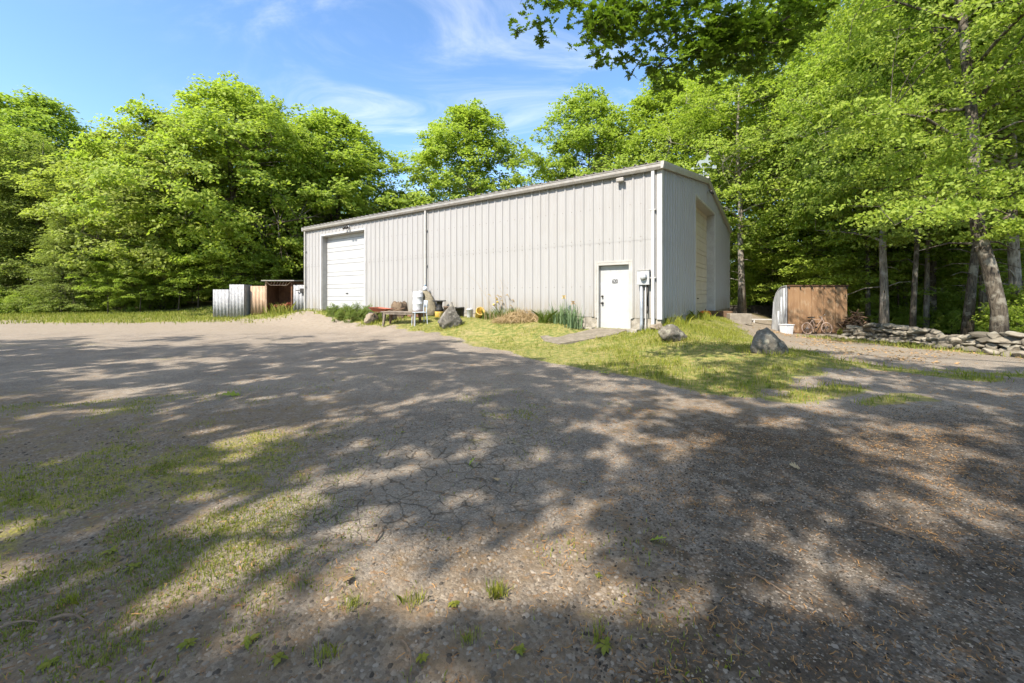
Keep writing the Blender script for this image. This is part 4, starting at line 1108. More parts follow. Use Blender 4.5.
# brick stack, drum, jug, sack
p = spot(418, 312, 15.8); b_ = empty('brick_stack', p, R(-30), 'low stack of brown bricks under the white drum', 'bricks')
e = MB(); rng = random.Random(3)
for l in range(3):
    for k in range(3):
        for j in range(3): e.box(((k - 1) * .215 + rng.uniform(-.01, .01), (j - 1) * .17 + rng.uniform(-.01, .01), .03 + l * .068), (.20, .155, .06), rng.uniform(-.05, .05))
part(e, 'bricks', 'brick', b_, bevel=.005)
zt = p.z + .03 + 2 * .068 + .031
b_ = empty('plastic_drum', (p.x, p.y, zt), 0, 'white plastic drum standing on the brick stack', 'drum')
e = MB(); e.lathe((0, 0, 0), [(.17, 0), (.195, .015), (.2, .1), (.2, .28), (.207, .29), (.207, .31), (.2, .32), (.2, .54), (.207, .55), (.207, .57), (.2, .58), (.198, .72), (.185, .76), (.14, .775)], 26); part(e, 'body', 'drum_white', b_, True)
e = MB(); e.lathe((.07, 0, .775), [(.035, 0), (.035, .02), (.03, .025)], 12); part(e, 'bung', 'drum_white', b_, True)
p = spot(430, 312, 15.9)
e = MB(); prof = [(.24, 0, 0), (.27, .08, .0), (.26, .28, .0), (.235, .50, -.02), (.20, .70, -.06), (.17, .86, -.12), (.13, .97, -.20), (.05, 1.02, -.24)]
for i, (r, z, dx) in enumerate(prof):
    for k in range(22):
        a = 6.283 * k / 22; rr = r * (1 + .09 * math.sin(3 * a + 4 * z) + .05 * math.sin(7 * a - 9 * z))
        e.v.append((dx + rr * math.cos(a), rr * math.sin(a) * .8, z - .02))
for i in range(len(prof) - 1):
    for k in range(22): e.f.append((i * 22 + k, i * 22 + (k + 1) % 22, (i + 1) * 22 + (k + 1) % 22, (i + 1) * 22 + k))
e.f.append(tuple(range(22))[::-1]); e.f.append(tuple((len(prof) - 1) * 22 + k for k in range(22)))
o = e.build('canvas_sack', M['canvas'], None, True); o.location = p; o.rotation_euler = (0, 0, R(-25)); tag(o, 'tall slumped olive canvas sack leaning by the white drum', 'sack')
b_ = empty('plastic_jug', (p.x - .20, p.y + .08, p.z + .99), R(20), 'white jug with blue cap perched on top of the canvas sack', 'jug')
e = MB(); e.lathe((0, 0, 0), [(.06, 0), (.085, .01), (.085, .11), (.06, .15), (.03, .17), (.025, .19)], 14); part(e, 'body', 'drum_white', b_, True)
e = MB(); e.lathe((0, 0, .185), [(.034, 0), (.034, .03), (.03, .035)], 12); part(e, 'cap', 'blue', b_, True)
# grey chair, seen from its front left
p = spot(419, 320, 14.3); b_ = empty('garden_chair', p, R(-62), 'pale grey slim chair between the bench and the boulder', 'chair')
e = MB(); e.box((0, 0, .44), (.44, .44, .03)); part(e, 'seat', 'chair_grey', b_, bevel=.012)
e = MB(); k = 9
for i in range(k):
    a = (i / (k - 1) - .5) * .9; e.v += [(.21 * math.sin(a) / math.sin(.45), .21 + .05 * math.cos(a) - .03, z) for z in (.62, .86)]
for i in range(k): x, y, z = e.v[2 * i]; e.v += [(x, y + .025, z), (x, y + .025, e.v[2 * i + 1][2])]
for i in range(k - 1):
    a, b2 = 2 * i, 2 * i + 2; c2, d2 = 2 * k + 2 * i, 2 * k + 2 * i + 2
    e.f += [(a, b2, b2 + 1, a + 1), (c2 + 1, d2 + 1, d2, c2), (a + 1, b2 + 1, d2 + 1, c2 + 1), (c2, d2, b2, a)]
e.f += [(0, 1, 2 * k + 1, 2 * k), (2 * k - 1, 2 * k - 2, 4 * k - 2, 4 * k - 1)]
part(e, 'backrest', 'chair_grey', b_, True)
for x in (-.19, .19):
    e = MB(); e.tube([(x, -.19, .43), (x * 1.06, -.2, -.03)], [.02, .015], 8); part(e, 'leg', 'chair_grey', b_)
    e = MB(); e.tube([(x, .25, .86), (x, .215, .5), (x * 1.06, .25, -.03)], [.016, .02, .015], 8); part(e, 'leg', 'chair_grey', b_)
# black topped stool with things round it
p = spot(439.5, 314, 15.3); b_ = empty('side_stand', p, 0, 'black topped stand with a stout dark post beside the canvas sack', 'stand')
e = MB(); e.box((0, 0, .60), (.44, .38, .045)); part(e, 'top', 'black', b_, bevel=.01)
e = MB(); e.lathe((0, 0, .20), [(.16, 0), (.14, .1), (.10, .22), (.12, .36), (.15, .378)], 16); part(e, 'post', 'dark_metal', b_, True)
e = MB(); e.lathe((0, 0, -.02), [(.14, 0), (.165, .02), (.175, .20), (.18, .22), (.15, .22)], 18); part(e, 'tub', 'yellow', b_, True)
def pot(name, px, py, Y, r, h, m, label, cat, rim=True, tilt=0):
    p = spot(px, py, Y); e = MB(); pr = [(r * .72, 0), (r * .78, .01), (r * .95, h * .85), (r * 1.05, h * .86), (r * 1.05, h), (r * .93, h), (r * .86, h * .5), (.01, h * .45)]
    e.lathe((0, 0, 0), pr, 18); o = e.build(name, M[m], None, True); o.location = p - Vector((0, 0, .02)) + Vector((0, 0, r * .6 if tilt else 0)); o.rotation_euler = (tilt, 0, .4); return tag(o, label, cat)
pot('flower_pot', 447, 313, 15.2, .13, .42, 'terracotta', 'brown clay pot right of the black topped stand', 'pot')
pot('flower_pot', 451.5, 312, 15.9, .15, .46, 'drum_white', 'white pot behind the pointed boulder', 'pot')
pot('flower_pot', 460, 313, 15.2, .19, .38, 'black', 'black pot just right of the pointed boulder', 'pot')
pot('bucket', 469.5, 313, 14.9, .105, .34, 'drum_white', 'small white bucket standing against the wall', 'bucket')
b_ = pot('bucket', 478, 314, 14.6, .16, .36, 'yellow', 'faded yellow and white tub lying tipped by the wall', 'bucket', tilt=R(58))

# concrete block steps flanking the door path
p = spot(583, 330, 11.6)
def block(o, s0, s1, n0, n1, z0, z1): o.frame_box(base, Us, Ns, UP, (s0, n0, z0), (s1, n1, z1))
b_ = empty('block_steps', base + Us * 2.3 + Ns * .3, 0, 'mossy concrete block steps left of the white door', 'retaining blocks')
e = MB(); block(e, 1.88, 2.45, .05, .28, -.1, .36); block(e, 1.90, 3.25, .29, .52, -.1, .235); block(e, 2.4, 3.9, .53, .75, -.1, .10)
e.v = [tuple(Vector(v) - b_.location) for v in e.v]; e.build('blocks', M['concrete'], b_, bevel=.012)
b_ = empty('block_stack', base + Us * .65 + Ns * .3, 0, 'two dark blocks stacked right of the white door', 'retaining blocks')
e = MB(); block(e, .50, .80, .05, .50, -.1, .20); block(e, .52, .80, .05, .44, .205, .37)
e.v = [tuple(Vector(v) - b_.location) for v in e.v]; e.build('blocks', M['concrete'], b_, bevel=.012)
M['path_stone'] = mat('worn_path_concrete', (.215, .185, .145), (.15, .13, .10), 5, .95, 0, .5, 30, c3=(.11, .10, .06), c3amt=.7)
# concrete pad in front of the door
e = MB(); pad = [(.86, .13), (1.82, .13), (2.15, .9), (2.75, 1.75), (2.45, 2.05), (2.0, 2.1), (1.5, 1.35), (.95, .7)]
tv = []
for s, n in pad:
    q = base + Us * s + Ns * n; tv.append((q.x, q.y, gz(q.x, q.y) + .022))
k = len(tv); e.v = tv + [(x, y, z - .15) for x, y, z in tv]; e.f = [tuple(range(k)), tuple(range(k, 2 * k))[::-1]] + [(i, k + i, k + (i + 1) % k, (i + 1) % k) for i in range(k)]
tag(e.build('path', M['path_stone']), 'worn concrete path slab in front of the white door', 'path', kind='structure')

# pumpkin by the gable door
p = spot(705, 322, 15.2); b_ = empty('pumpkin', p, 0, 'orange pumpkin on the ground by the tall gable door', 'pumpkin')
e = MB(); nu, nv = 40, 14
for i in range(nv + 1):
    ph = math.pi * i / nv
    for k in range(nu):
        a = 6.283 * k / nu; r = .19 * math.sin(ph) ** .8 * (1 + .09 * abs(math.sin(5 * a)) ) ; e.v.append((r * math.cos(a), r * math.sin(a), .14 - .145 * math.cos(ph) - .03 * math.exp(-((ph - math.pi) / .35) ** 2)))
for i in range(nv):
    for k in range(nu): e.f.append((i * nu + k, i * nu + (k + 1) % nu, (i + 1) * nu + (k + 1) % nu, (i + 1) * nu + k))
part(e, 'body', 'pumpkin', b_, True)
e = MB(); e.tube([(0, 0, .24), (.01, 0, .29), (.04, .01, .33)], [.03, .018, .02], 7); part(e, 'stem', 'wood_brown', b_)

# timber bed edge, pale block, white rack, white box, low fence beyond the gable
b_ = empty('raised_bed', spot(722, 324, 18.0), R(-55), 'dark timber edging round a weedy bed at the gable end', 'raised bed')
e = MB(); e.box((0, -.5, .12), (1.4, .12, .34)); e.box((-.64, 0, .12), (.12, 1.0, .32)); part(e, 'timber', 'wood_brown', b_, bevel=.01)
o = MB(); o.box((0, 0, .14), (.82, .4, .42)); o = o.build('concrete_block', M['concrete_light'], None, bevel=.02); o.location = spot(739, 327, 16.6); o.rotation_euler = (0, 0, R(-8)); tag(o, 'pale concrete block near the gable end bed', 'block')
b_ = empty('garden_rack', spot(764, 323, 20), R(-15), 'low white slatted rack lying on the ground before the dark fence', 'rack')
for k in range(3):
    e = MB(); e.box((0, (k - 1) * .2, .24), (1.25, .12, .03)); part(e, 'slat', 'trim_white', b_)
for x in (-.5, .5):
    e = MB(); e.box((x, 0, .1), (.06, .5, .25)); part(e, 'leg', 'trim_white', b_)
b_ = empty('storage_tub', spot(786.5, 328, 16.4), R(10), 'white square tub beside the brown box shed', 'tub')
e = MB(); e.add([(-.15, -.15, -.05), (.15, -.15, -.05), (.15, .15, -.05), (-.15, .15, -.05), (-.18, -.18, .34), (.18, -.18, .34), (.18, .18, .34), (-.18, .18, .34)], [(3, 2, 1, 0), (4, 5, 6, 7), (0, 1, 5, 4), (1, 2, 6, 5), (2, 3, 7, 6), (3, 0, 4, 7)]); part(e, 'body', 'drum_white', b_, bevel=.02)
e = MB(); e.box((0, 0, .355), (.40, .40, .03)); part(e, 'lid', 'drum_white', b_, bevel=.01)
M['fence_dark'] = mat('dark_fence_boards', (.045, .040, .034), (.075, .066, .055), 4, .9, 0, .4, 20)
fl = Vector((14.3, 27.2, 0)); fr = Vector((19.2, 26.6, 0)); fd = (fr - fl).normalized(); fn = Vector((fd.y, -fd.x, 0)); LF = (fr - fl).length
b_ = empty('board_fence', (fl.x, fl.y, -.2), 0, 'low dark board fence between the building and the brown shed', 'fence')
e = MB()
for k in range(int(LF / .15)): e.frame_box((0, 0, 0), fd, fn, UP, (k * .15, 0, -.2), (k * .15 + .142, .02, .86 + .015 * math.sin(k * 3.1)))
part(e, 'boards', 'fence_dark', b_)
e = MB(); e.frame_box((0, 0, 0), fd, fn, UP, (-.02, -.05, .87), (LF, .07, .91)); part(e, 'rail', 'fence_dark', b_)
for k in range(3):
    e = MB(); e.frame_box((0, 0, 0), fd, fn, UP, (k * LF / 2 - .05, -.12, -.3), (k * LF / 2 + .05, -.02, .95)); part(e, 'post', 'fence_dark', b_)

# ------------------------------------------------------------------ brown box shed
M['plywood'] = mat('brown_plywood', (.29, .175, .095), (.22, .125, .066), 3, .8, 0, .25, 30, (1, 1, .35), c3=(.36, .26, .17), c3amt=.7)
M['ply_dark'] = mat('dark_frame_wood', (.12, .065, .035), (.08, .045, .028), 5, .85)
M['tin'] = mat('old_tin', (.50, .52, .55), (.38, .40, .43), 3, .45, .35, .15, 12, (3, 3, .6), c3=(.24, .23, .22), c3amt=.5)
SX0, SX1, SY, SZ = 11.45, 13.9, 16.9, gz(12.6, 16.9)
b_ = empty('box_shed', (SX0, SY, SZ), R(0), 'brown plywood box shed with tin sides beside the stone wall', 'shed')
W_, H_ = SX1 - SX0, 1.98
for k in range(5):
    e = MB(); e.box((W_ * (k + .5) / 5, .02, H_ / 2), (W_ / 5 - .022, .03, H_ - .08)); part(e, 'front_panel', 'plywood', b_, bevel=.004)
e = MB(); e.box((W_ / 2, .012, H_ + .01), (W_ + .08, .07, .06)); e.box((W_ / 2, .06, H_ / 2 - .02), (W_ - .02, .03, H_)); e.box((W_ / 2, .01, .02), (W_, .05, .06)); part(e, 'frame', 'ply_dark', b_)
for k in range(6):
    e = MB(); x = W_ * k / 5; e.box((min(max(x, .03), W_ - .03), -.008, H_ - .06), (.05, .02, .10)); part(e, 'hinge', 'dark_metal', b_)
arc = [(.0, H_)] + [(.10 + .75 * math.sin(a), H_ - .98 * (1 - math.cos(a))) for a in np.linspace(.15, 1.45, 9)] + [(.98, .0)]
for x, nm in ((0, 'side_sheet'), (W_, 'side_sheet')):
    e = MB(); n_ = len(arc)
    for i, (y, z) in enumerate(arc):
        wv_ = .035 * math.sin(i * 2.2)
        e.v += [(x + wv_ - .012 - (.02 if x == 0 else -.02), y + .085, z), (x + wv_ + .012, y + .085, z)]
    e.v += [(x - .03, .085, 0), (x, .085, 0)]
    k = n_ + 1; e.f = [tuple(2 * i for i in range(k)), tuple(2 * i + 1 for i in range(k))[::-1]] + [(2 * i, 2 * i + 1, 2 * ((i + 1) % k) + 1, 2 * ((i + 1) % k)) for i in range(k)]
    part(e, nm, 'tin', b_)
    for q in range(4):
        e = MB(); y = .2 + q * .19; e.tube([(x + (-.035 if x == 0 else .035), y, .0), (x + (-.045 if x == 0 else .045), y, 1.9 - .25 * q - .12 * q * q)], .028, 6); part(e, 'side_rib', 'tin', b_, True)
e = MB(); n_ = len(arc)
for i, (y, z) in enumerate(arc): e.v += [(-.05, y + .085, z + .012), (W_ + .05, y + .085, z + .012)]
e.f = [(2 * i, 2 * i + 1, 2 * i + 3, 2 * i + 2) for i in range(n_ - 1)]
ro = part(e, 'roof', 'tin', b_, True); md = ro.modifiers.new('thick', 'SOLIDIFY'); md.thickness = .02
M['twig_tan'] = mat('faded_pink_paint', (.40, .30, .25), (.30, .20, .15), 14, .7, 0, .1)
# child's bicycle leaning on it
b_ = empty('bicycle', (SX0 + 1.05, SY - .22, SZ), R(4), 'faded pinkish small bicycle leaning on the brown box shed', 'bicycle')
b_.rotation_euler = (R(-9), 0, R(4))
for x in (-.42, .42):
    e = MB(); e.tube([(x + .225 * math.cos(a), 0, .24 + .225 * math.sin(a)) for a in np.linspace(0, 6.2832, 29)], .022, 6, False); wl = part(e, 'wheel', 'twig_tan', b_, True)
    e = MB(); e.tube([(x, -.04, .24), (x, .04, .24)], .02, 8)
    for a in range(10): e.tube([(x, 0, .24), (x + .21 * math.cos(a * .628), 0, .24 + .21 * math.sin(a * .628))], .003, 4)
    part(e, 'spokes', 'galv', wl)
e = MB(); bb, seat, head = (-.06, 0, .27), (-.16, 0, .58), (.28, 0, .62)
for a, c2 in ((bb, seat), (bb, head), (seat, head), ((-.42, .03, .24), bb), ((-.42, .03, .24), seat), (head, (.42, .03, .24)), ((-.42, -.03, .24), bb), (head, (.42, -.03, .24))): e.tube([a, c2], .014, 7)
part(e, 'frame', 'twig_tan', b_)
e = MB(); e.tube([(.28, 0, .6), (.26, 0, .72)], .012, 7); e.tube([(.20, -.24, .78), (.24, -.12, .74), (.26, 0, .72), (.24, .12, .74), (.20, .24, .78)], .012, 7); part(e, 'handlebar', 'galv', b_)
e = MB(); e.tube([(-.16, 0, .56), (-.18, 0, .66)], .011, 7); e.frame_box((-.18, 0, .67), (1, 0, 0), (0, 1, 0), UP, (-.13, -.06, 0), (.12, .06, .04)); part(e, 'saddle', 'black', b_, bevel=.02)
e = MB(); e.tube([(-.06, -.06, .27), (-.06, .06, .27)], .03, 10); e.tube([(-.06, .06, .27), (.02, .06, .17)], .009, 6); e.tube([(-.06, -.06, .27), (-.14, -.06, .37)], .009, 6); part(e, 'crank', 'dark_metal', b_)
# brush heap right of it
rng = np.random.RandomState(9); e = MB(); p = spot(856, 330, 16.6)
for k in range(170):
    a = rng.uniform(0, 6.28); r = rng.uniform(0, .65) ; c0 = Vector((r * math.cos(a) * .9, r * math.sin(a) * .7, rng.uniform(0, .95) * (1 - r)))
    d = Vector((rng.normal(), rng.normal(), rng.normal() * .45)).normalized() * rng.uniform(.25, .6)
    e.tube([c0 - d * .5, c0 + Vector((0, 0, rng.uniform(-.05, .05))), c0 + d * .5], [rng.uniform(.01, .035)] * 3, 5)
o = e.build('brush_pile', M['wood_brown']); o.location = p; tag(o, 'dark heap of cut brush right of the brown box shed', 'brush pile')

# ------------------------------------------------------------------ sheds and panels left of the building
M['tin_white'] = mat('flaking_white_tin', (.36, .365, .375), (.25, .255, .265), 7, .8, 0, .2, 14, (2, 2, .8), c3=(.17, .16, .155), c3amt=.85)
M['tin_grey'] = mat('grey_tin', (.30, .31, .33), (.22, .23, .24), 4, .55, .2, .2, 14)
M['board_tan'] = mat('tan_boards', (.38, .265, .18), (.31, .21, .14), 4, .8, 0, .2, 20, (2, 2, .4), c3=(.52, .42, .32), c3amt=.5)
M['board_dark'] = mat('dark_brown_boards', (.15, .075, .04), (.10, .05, .03), 4, .85, 0, .3, 20)
def corr(e, x0, x1, y, z0, z1, pitch=.19, dep=.02, n=(0, -1)):
    k = max(6, int((x1 - x0) / pitch * 6)); b = len(e.v)
    for i in range(k + 1):
        x = x0 + (x1 - x0) * i / k; d = dep * math.sin((x - x0) / pitch * 6.283)
        e.v += [(x, y - d, z0), (x, y - d, z1)]
    for i in range(k): e.f.append((b + 2 * i, b + 2 * i + 2, b + 2 * i + 3, b + 2 * i + 1))
def X(px, Y): return (px - 512) / F * Y
def locker(px0, px1, Y, ytop, dep, m, ms, name, label, cat):
    x0, x1 = X(px0, Y), X(px1, Y); z0 = gz((x0 + x1) / 2, Y); h = CAMH - (ytop - HOR) / F * Y - z0
    b_ = empty(name, ((x0 + x1) / 2, Y, z0), 0, label, cat); w_ = x1 - x0
    e = MB(); corr(e, -w_ / 2, w_ / 2, 0, -.05, h); o = part(e, 'front_sheet', m, b_, True); md = o.modifiers.new('thick', 'SOLIDIFY'); md.thickness = .008
    for s in (-1, 1):
        e = MB(); e.box((s * (w_ / 2 - .012), dep / 2 + .045, h / 2 - .03), (.02, dep, h)); part(e, 'side_panel', ms, b_)
    e = MB(); e.box((0, dep + .06, h / 2 - .03), (w_, .02, h)); part(e, 'back_panel', ms, b_)
    e = MB(); e.box((0, dep / 2 + .03, h - .008), (w_ - .04, dep + .02, .02)); part(e, 'roof', ms, b_)
    return b_
locker(213, 229, 22.3, 289.5, .7, 'tin_white', 'tin_grey', 'tin_locker', 'shorter flaking white corrugated tin locker at the left end of the sheds', 'shed')
locker(229.5, 244, 21.9, 284.5, .62, 'tin_white', 'tin_grey', 'tin_locker', 'taller grey white corrugated tin locker beside the tan panel', 'shed')
locker(250.5, 265, 22.2, 286, .5, 'board_tan', 'board_dark', 'board_shed', 'tan ribbed panel shed between the tin locker and the open shed', 'shed')
locker(293.5, 307, 22.0, 285, .06, 'tin_white', 'tin_grey', 'tin_screen', 'white tin panel closing the gap beside the building', 'panel')
x0, x1, Y0 = X(265.5, 22.1), X(293, 22.1), 22.1; zg = gz((x0 + x1) / 2, Y0); W_ = x1 - x0
b_ = empty('open_shed', ((x0 + x1) / 2, Y0, zg), 0, 'open fronted brown wood shed with a flat overhanging roof', 'shed')
H_ = 1.72
e = MB()
for k in range(10): e.box((-W_ / 2 + (k + .5) * W_ / 10, 1.2, H_ / 2), (W_ / 10 - .008, .03, H_))
part(e, 'back_wall', 'board_dark', b_)
for s in (-1, 1):
    e = MB(); e.box((s * (W_ / 2 - .02), .6, H_ / 2), (.03, 1.16, H_)); part(e, 'side_wall', 'board_dark', b_)
    e = MB(); e.box((s * (W_ / 2 - .05), -.02, H_ / 2), (.07, .07, H_)); part(e, 'post', 'board_tan' if s < 0 else 'board_dark', b_)
e = MB(); e.box((.06, .55, H_ + .035), (W_ + .28, 1.5, .05)); rf = part(e, 'roof', 'roof', b_); rf.rotation_euler = (R(2), 0, 0)
e = MB(); e.tube([(-W_ / 2 + .1, -.06, H_ - .04), (-W_ / 2 + .3, -.06, H_ - .22), (W_ / 2 - .3, -.06, H_ - .22), (W_ / 2 - .1, -.06, H_ - .04)], .022, 6)
for k in range(6): x = -W_ / 2 + .3 + k * .16; e.tube([(x, -.06, H_ - .22), (x + .08, -.06, H_ - .04)], .014, 5)
part(e, 'truss', 'board_tan', b_)
rng = np.random.RandomState(4); e = MB()
for k in range(22): 
    c0 = Vector((rng.uniform(-.5, .5), .65 + rng.uniform(-.3, .3), rng.uniform(.05, .55))); e.tube([c0 - Vector((.05, .25, 0)), c0 + Vector((.05, .25, .03))], rng.uniform(.03, .07), 7)
o = e.build('firewood_pile', M['rust_red']); o.location = ((x0 + x1) / 2 + .15, Y0, zg); tag(o, 'reddish logs piled inside the open brown shed', 'firewood')
e = MB(); e.tube([(-.3, 0, 0), (-.05, 0, .02)], .022, 6); e.box((.08, 0, 0), (.28, .10, .22)); e.tube([(.05, 0, -.1), (.07, -.01, -.3)], .02, 6)
o = e.build('hanging_tool', M['dark_metal']); o.location = (X(300.5, 21.8), 21.90, 1.25 + .35); tag(o, 'dark metal tool hanging on the white tin panel', 'tool')

# ------------------------------------------------------------------ grass, straw, weeds
def blades(name, pts, hts, m, wid, bend=.35, seed=0, parent=None):
    rng = np.random.RandomState(seed); N = len(pts); a = rng.uniform(0, 6.283, N); ld = rng.uniform(0, 6.283, N); lean = rng.uniform(.05, 1.0, N) ** 1.3 * bend
    w = wid * rng.uniform(.6, 1.3, N); ca, sa = np.cos(a) * w / 2, np.sin(a) * w / 2
    dx, dy = np.cos(ld) * lean * hts, np.sin(ld) * lean * hts
    z = np.zeros(N)
    def P(ox, oy, oz): return np.stack([pts[:, 0] + ox, pts[:, 1] + oy, pts[:, 2] + oz], 1)
    hz = hts * np.sqrt(np.maximum(.1, 1 - lean ** 2 * .7))
    V = np.stack([P(-ca, -sa, z - .01), P(ca, sa, z - .01), P(dx * .35 + ca * .75, dy * .35 + sa * .75, hz * .58), P(dx, dy, hz), P(dx * .35 - ca * .75, dy * .35 - sa * .75, hz * .58)], 1).reshape(-1, 3)
    me = np_mesh(name, V, np.arange(N * 5), np.full(N, 5)); return link_mesh(name, me, M[m] if m else None, parent)

def scatter(n, box, seed, dens):
    rng = np.random.RandomState(seed); x = rng.uniform(box[0], box[1], n); y = rng.uniform(box[2], box[3], n)
    k = rng.uniform(0, 1, n) < dens(x, y); x, y = x[k], y[k]
    return np.stack([x, y, ground_z(x, y)], 1), rng
def in_build(x, y):
    s, t = st_of(x, y); return (s > -.02) & (t > -.02) & (s < BL) & (t < BW)
def on_pad(x, y): 
    s, t = st_of(x, y); return poly_sd(s, -t, pad) < .03
def gdens(x, y):
    d = 1 - sstep(poly_sd(x, y, GRASS_POLY) + .25 * vnoise(x, y, 3.2, 12) + .15 * vnoise(x, y, 1.1, 11), -.3, .25)
    for (ax, ay, bx, by, wd) in ((4.6, 5.6, 3.4, 5.0, .28), (6.0, 7.4, 7.2, 6.4, .42), (4.1, 4.7, 5.0, 5.1, .14), (7.3, 7.0, 8.4, 6.2, .2)):
        ex_, ey_ = bx - ax, by - ay; tt = np.clip(((x - ax) * ex_ + (y - ay) * ey_) / (ex_ ** 2 + ey_ ** 2), 0, 1)
        d = np.maximum(d, 1 - sstep(np.hypot(x - ax - tt * ex_, y - ay - tt * ey_), wd * .3, wd * 1.2))
    d = d * (.25 + .75 * sstep(vnoise(x, y, 2.6, 31), -.5, .3))
    return np.where(in_build(x, y) | on_pad(x, y), 0, d)
P_, rng = scatter(110000, (-6, 9, 4.6, 17), 101, gdens)
P_b, _ = scatter(110000, (-6, 8.6, 4.6, 16.5), 102, lambda x, y: gdens(x, y) * sstep(vnoise(x, y, 1.4, 33) + .5 * vnoise(x, y, 3.6, 34) - .45 * (x < 1.6), -.3, .5))
tag(blades('grass', P_, rng.uniform(.02, .065, len(P_)), 'blade_yellow', .008, .9, 1), 'short yellow green grass strip along the building and berm', 'grass', kind='stuff')
for bx, by in ((768, 7.9), (672, 9.2), (450, 13.4), (371, 15.8)):
    cx_ = (bx - 512) / F * by; q = np.random.RandomState(bx); a_ = q.uniform(0, 6.28, 420); r_ = q.uniform(.24, .58, 420)
    P_b = np.concatenate([P_b, np.stack([cx_ + r_ * np.cos(a_), by + r_ * .8 * np.sin(a_), ground_z(cx_ + r_ * np.cos(a_), by + r_ * .8 * np.sin(a_))], 1)])
tag(blades('grass', P_b, np.random.RandomState(2).uniform(.04, .13, len(P_b)), 'blade', .008, .8, 2), 'longer green grass on the berm around the boulders', 'grass', kind='stuff')
P_, rng = scatter(60000, (-32, -4, 15, 27), 103, lambda x, y: np.where(in_build(x, y), 0, np.maximum(gdens(x, y) * .8, np.maximum(sstep(y + .6 * vnoise(x, y, 1.1, 11), 21.2, 25), .5 * sstep(y + 1.0 * vnoise(x, y, 1.1, 11) + .8 * vnoise(x, y, 3.2, 12), 18.2, 21.5) * sstep(-x, 9, 12)))))
tag(blades('grass', P_, rng.uniform(.06, .2, len(P_)), 'blade_yellow', .03, .7, 3), 'sunlit yellow grass at the foot of the left sheds and trees', 'grass', kind='stuff')
P_, rng = scatter(22000, (6.5, 13, 4.5, 15), 104, lambda x, y: .85 * sstep(x + .25 * vnoise(x, y, 3.2, 12), 10.0, 10.8) * (1 - sstep(x, 11.2, 12.2)) * (.3 + .7 * sstep(vnoise(x, y, 2.2, 35), -.4, .3)))
tag(blades('grass', P_, rng.uniform(.04, .16, len(P_)), 'blade_yellow', .014, .8, 4), 'tufted grass verge below the stone wall', 'grass', kind='stuff')
# thin grass and moss growing through the gravel in front
def mdens(x, y):
    l = sstep(-x + .35 * vnoise(x, y, 1.1, 11) + .10 * y, 1.2, 2.6) * (1 - sstep(y + .5 * vnoise(x, y, 1.1, 11), 3.6, 6.2)) * sstep(vnoise(x, y, 3.2, 12) + .5 * vnoise(x, y, 1.1, 11) + .4 * vnoise(x, y, 9, 41), -.2, .9)
    g = .5 * (1 - sstep(y, 1.7, 2.4)) * (1 - sstep(x, .5, 1.0)) * sstep(vnoise(x, y, 4.5, 42) + .5 * vnoise(x, y, 12, 43), .35, 1.0)
    p2 = .8 * np.exp(-(((x + .05) / .5) ** 2 + ((y - 4.4) / 1.0) ** 2)) * sstep(vnoise(x, y, 5.5, 44) + .4 * vnoise(x, y, 14, 45), .0, .8)
    q = .35 * sstep(vnoise(x, y, 1.7, 21) + .5 * vnoise(x, y, 8, 46), .7, 1.3) * (1 - sstep(y, 8, 12)) * (1 - sstep(x, .6, 1.2) * (1 - sstep(y, 3.5, 4.5)))
    c = .8 * sstep(-x - .35 * (y - 1.2), .55, 1.3) * (1 - sstep(y, 3.2, 4.2)) * sstep(vnoise(x, y, 3.2, 12) + .6 * vnoise(x, y, 1.1, 11) + .5 * vnoise(x, y, 11, 51), -.4, .7)
    return np.maximum(np.maximum(np.maximum(l, g), np.maximum(p2, q)), c)
P_, rng = scatter(170000, (-6, 3.0, 1.1, 7), 105, mdens)
tag(blades('grass', P_, rng.uniform(.008, .035, len(P_)), 'blade', .0045, 1.0, 5), 'thin mossy grass growing through the foreground gravel', 'grass', kind='stuff')

P_, rng = scatter(120000, (-3.4, .9, 1.1, 3.4), 106, lambda x, y: sstep(-x - .30 * (y - 1.2), .3, 1.3) * sstep(vnoise(x, y, 2.6, 61) + .6 * vnoise(x, y, 7, 62) + .4 * vnoise(x, y, 15, 63), -.1, .9))
tag(blades('grass', P_, rng.uniform(.006, .026, len(P_)), 'blade_yellow', .0035, 1.0, 6), 'yellowish moss and grass at the near left corner of the gravel', 'grass', kind='stuff')
# dead grass heap, reeds and clumps by the wall
def clump_plant(name, px, py, Y, n, rad, h0, h1, m, wid, bend, seed, label, cat, group=None):
    rng = np.random.RandomState(seed); p = spot(px, py, Y); a = rng.uniform(0, 6.28, n); r = rad * np.sqrt(rng.uniform(0, 1, n))
    x, y = r * np.cos(a), r * np.sin(a) * .8
    pts = np.stack([x, y, np.zeros(n) - .01], 1); o = blades(name, pts, rng.uniform(h0, h1, n), m, wid, bend, seed); o.location = p
    return tag(o, label, cat, group)
rng = np.random.RandomState(8); N = 1500; p = spot(521, 318, 13.2)
a = rng.uniform(0, 6.283, N); r = np.sqrt(rng.uniform(0, 1, N)); x, y = .90 * r * np.cos(a), .5 * r * np.sin(a); hh = .30 * (1 - r ** 1.2) * (1 + .35 * np.sin(2.6 * x + 1) * np.cos(4 * y)) * rng.uniform(.3, 1, N)
pos = np.stack([x, y, hh], 1); d = np.stack([np.cos(a) * .8 + rng.normal(0, .6, N), np.sin(a) * .5 + rng.normal(0, .6, N), -.35 + rng.normal(0, .5, N)], 1)
me = leaf_mesh('straw_heap', pos, rng.normal(0, 1, (N, 3)), d, rng.uniform(.25, .7, N), 'diamond', .025)
o = link_mesh('straw_heap', me, M['straw']); o.location = p; tag(o, 'mound of flattened dead straw against the long wall', 'dead grass')
rng = np.random.RandomState(18)
e = MB()
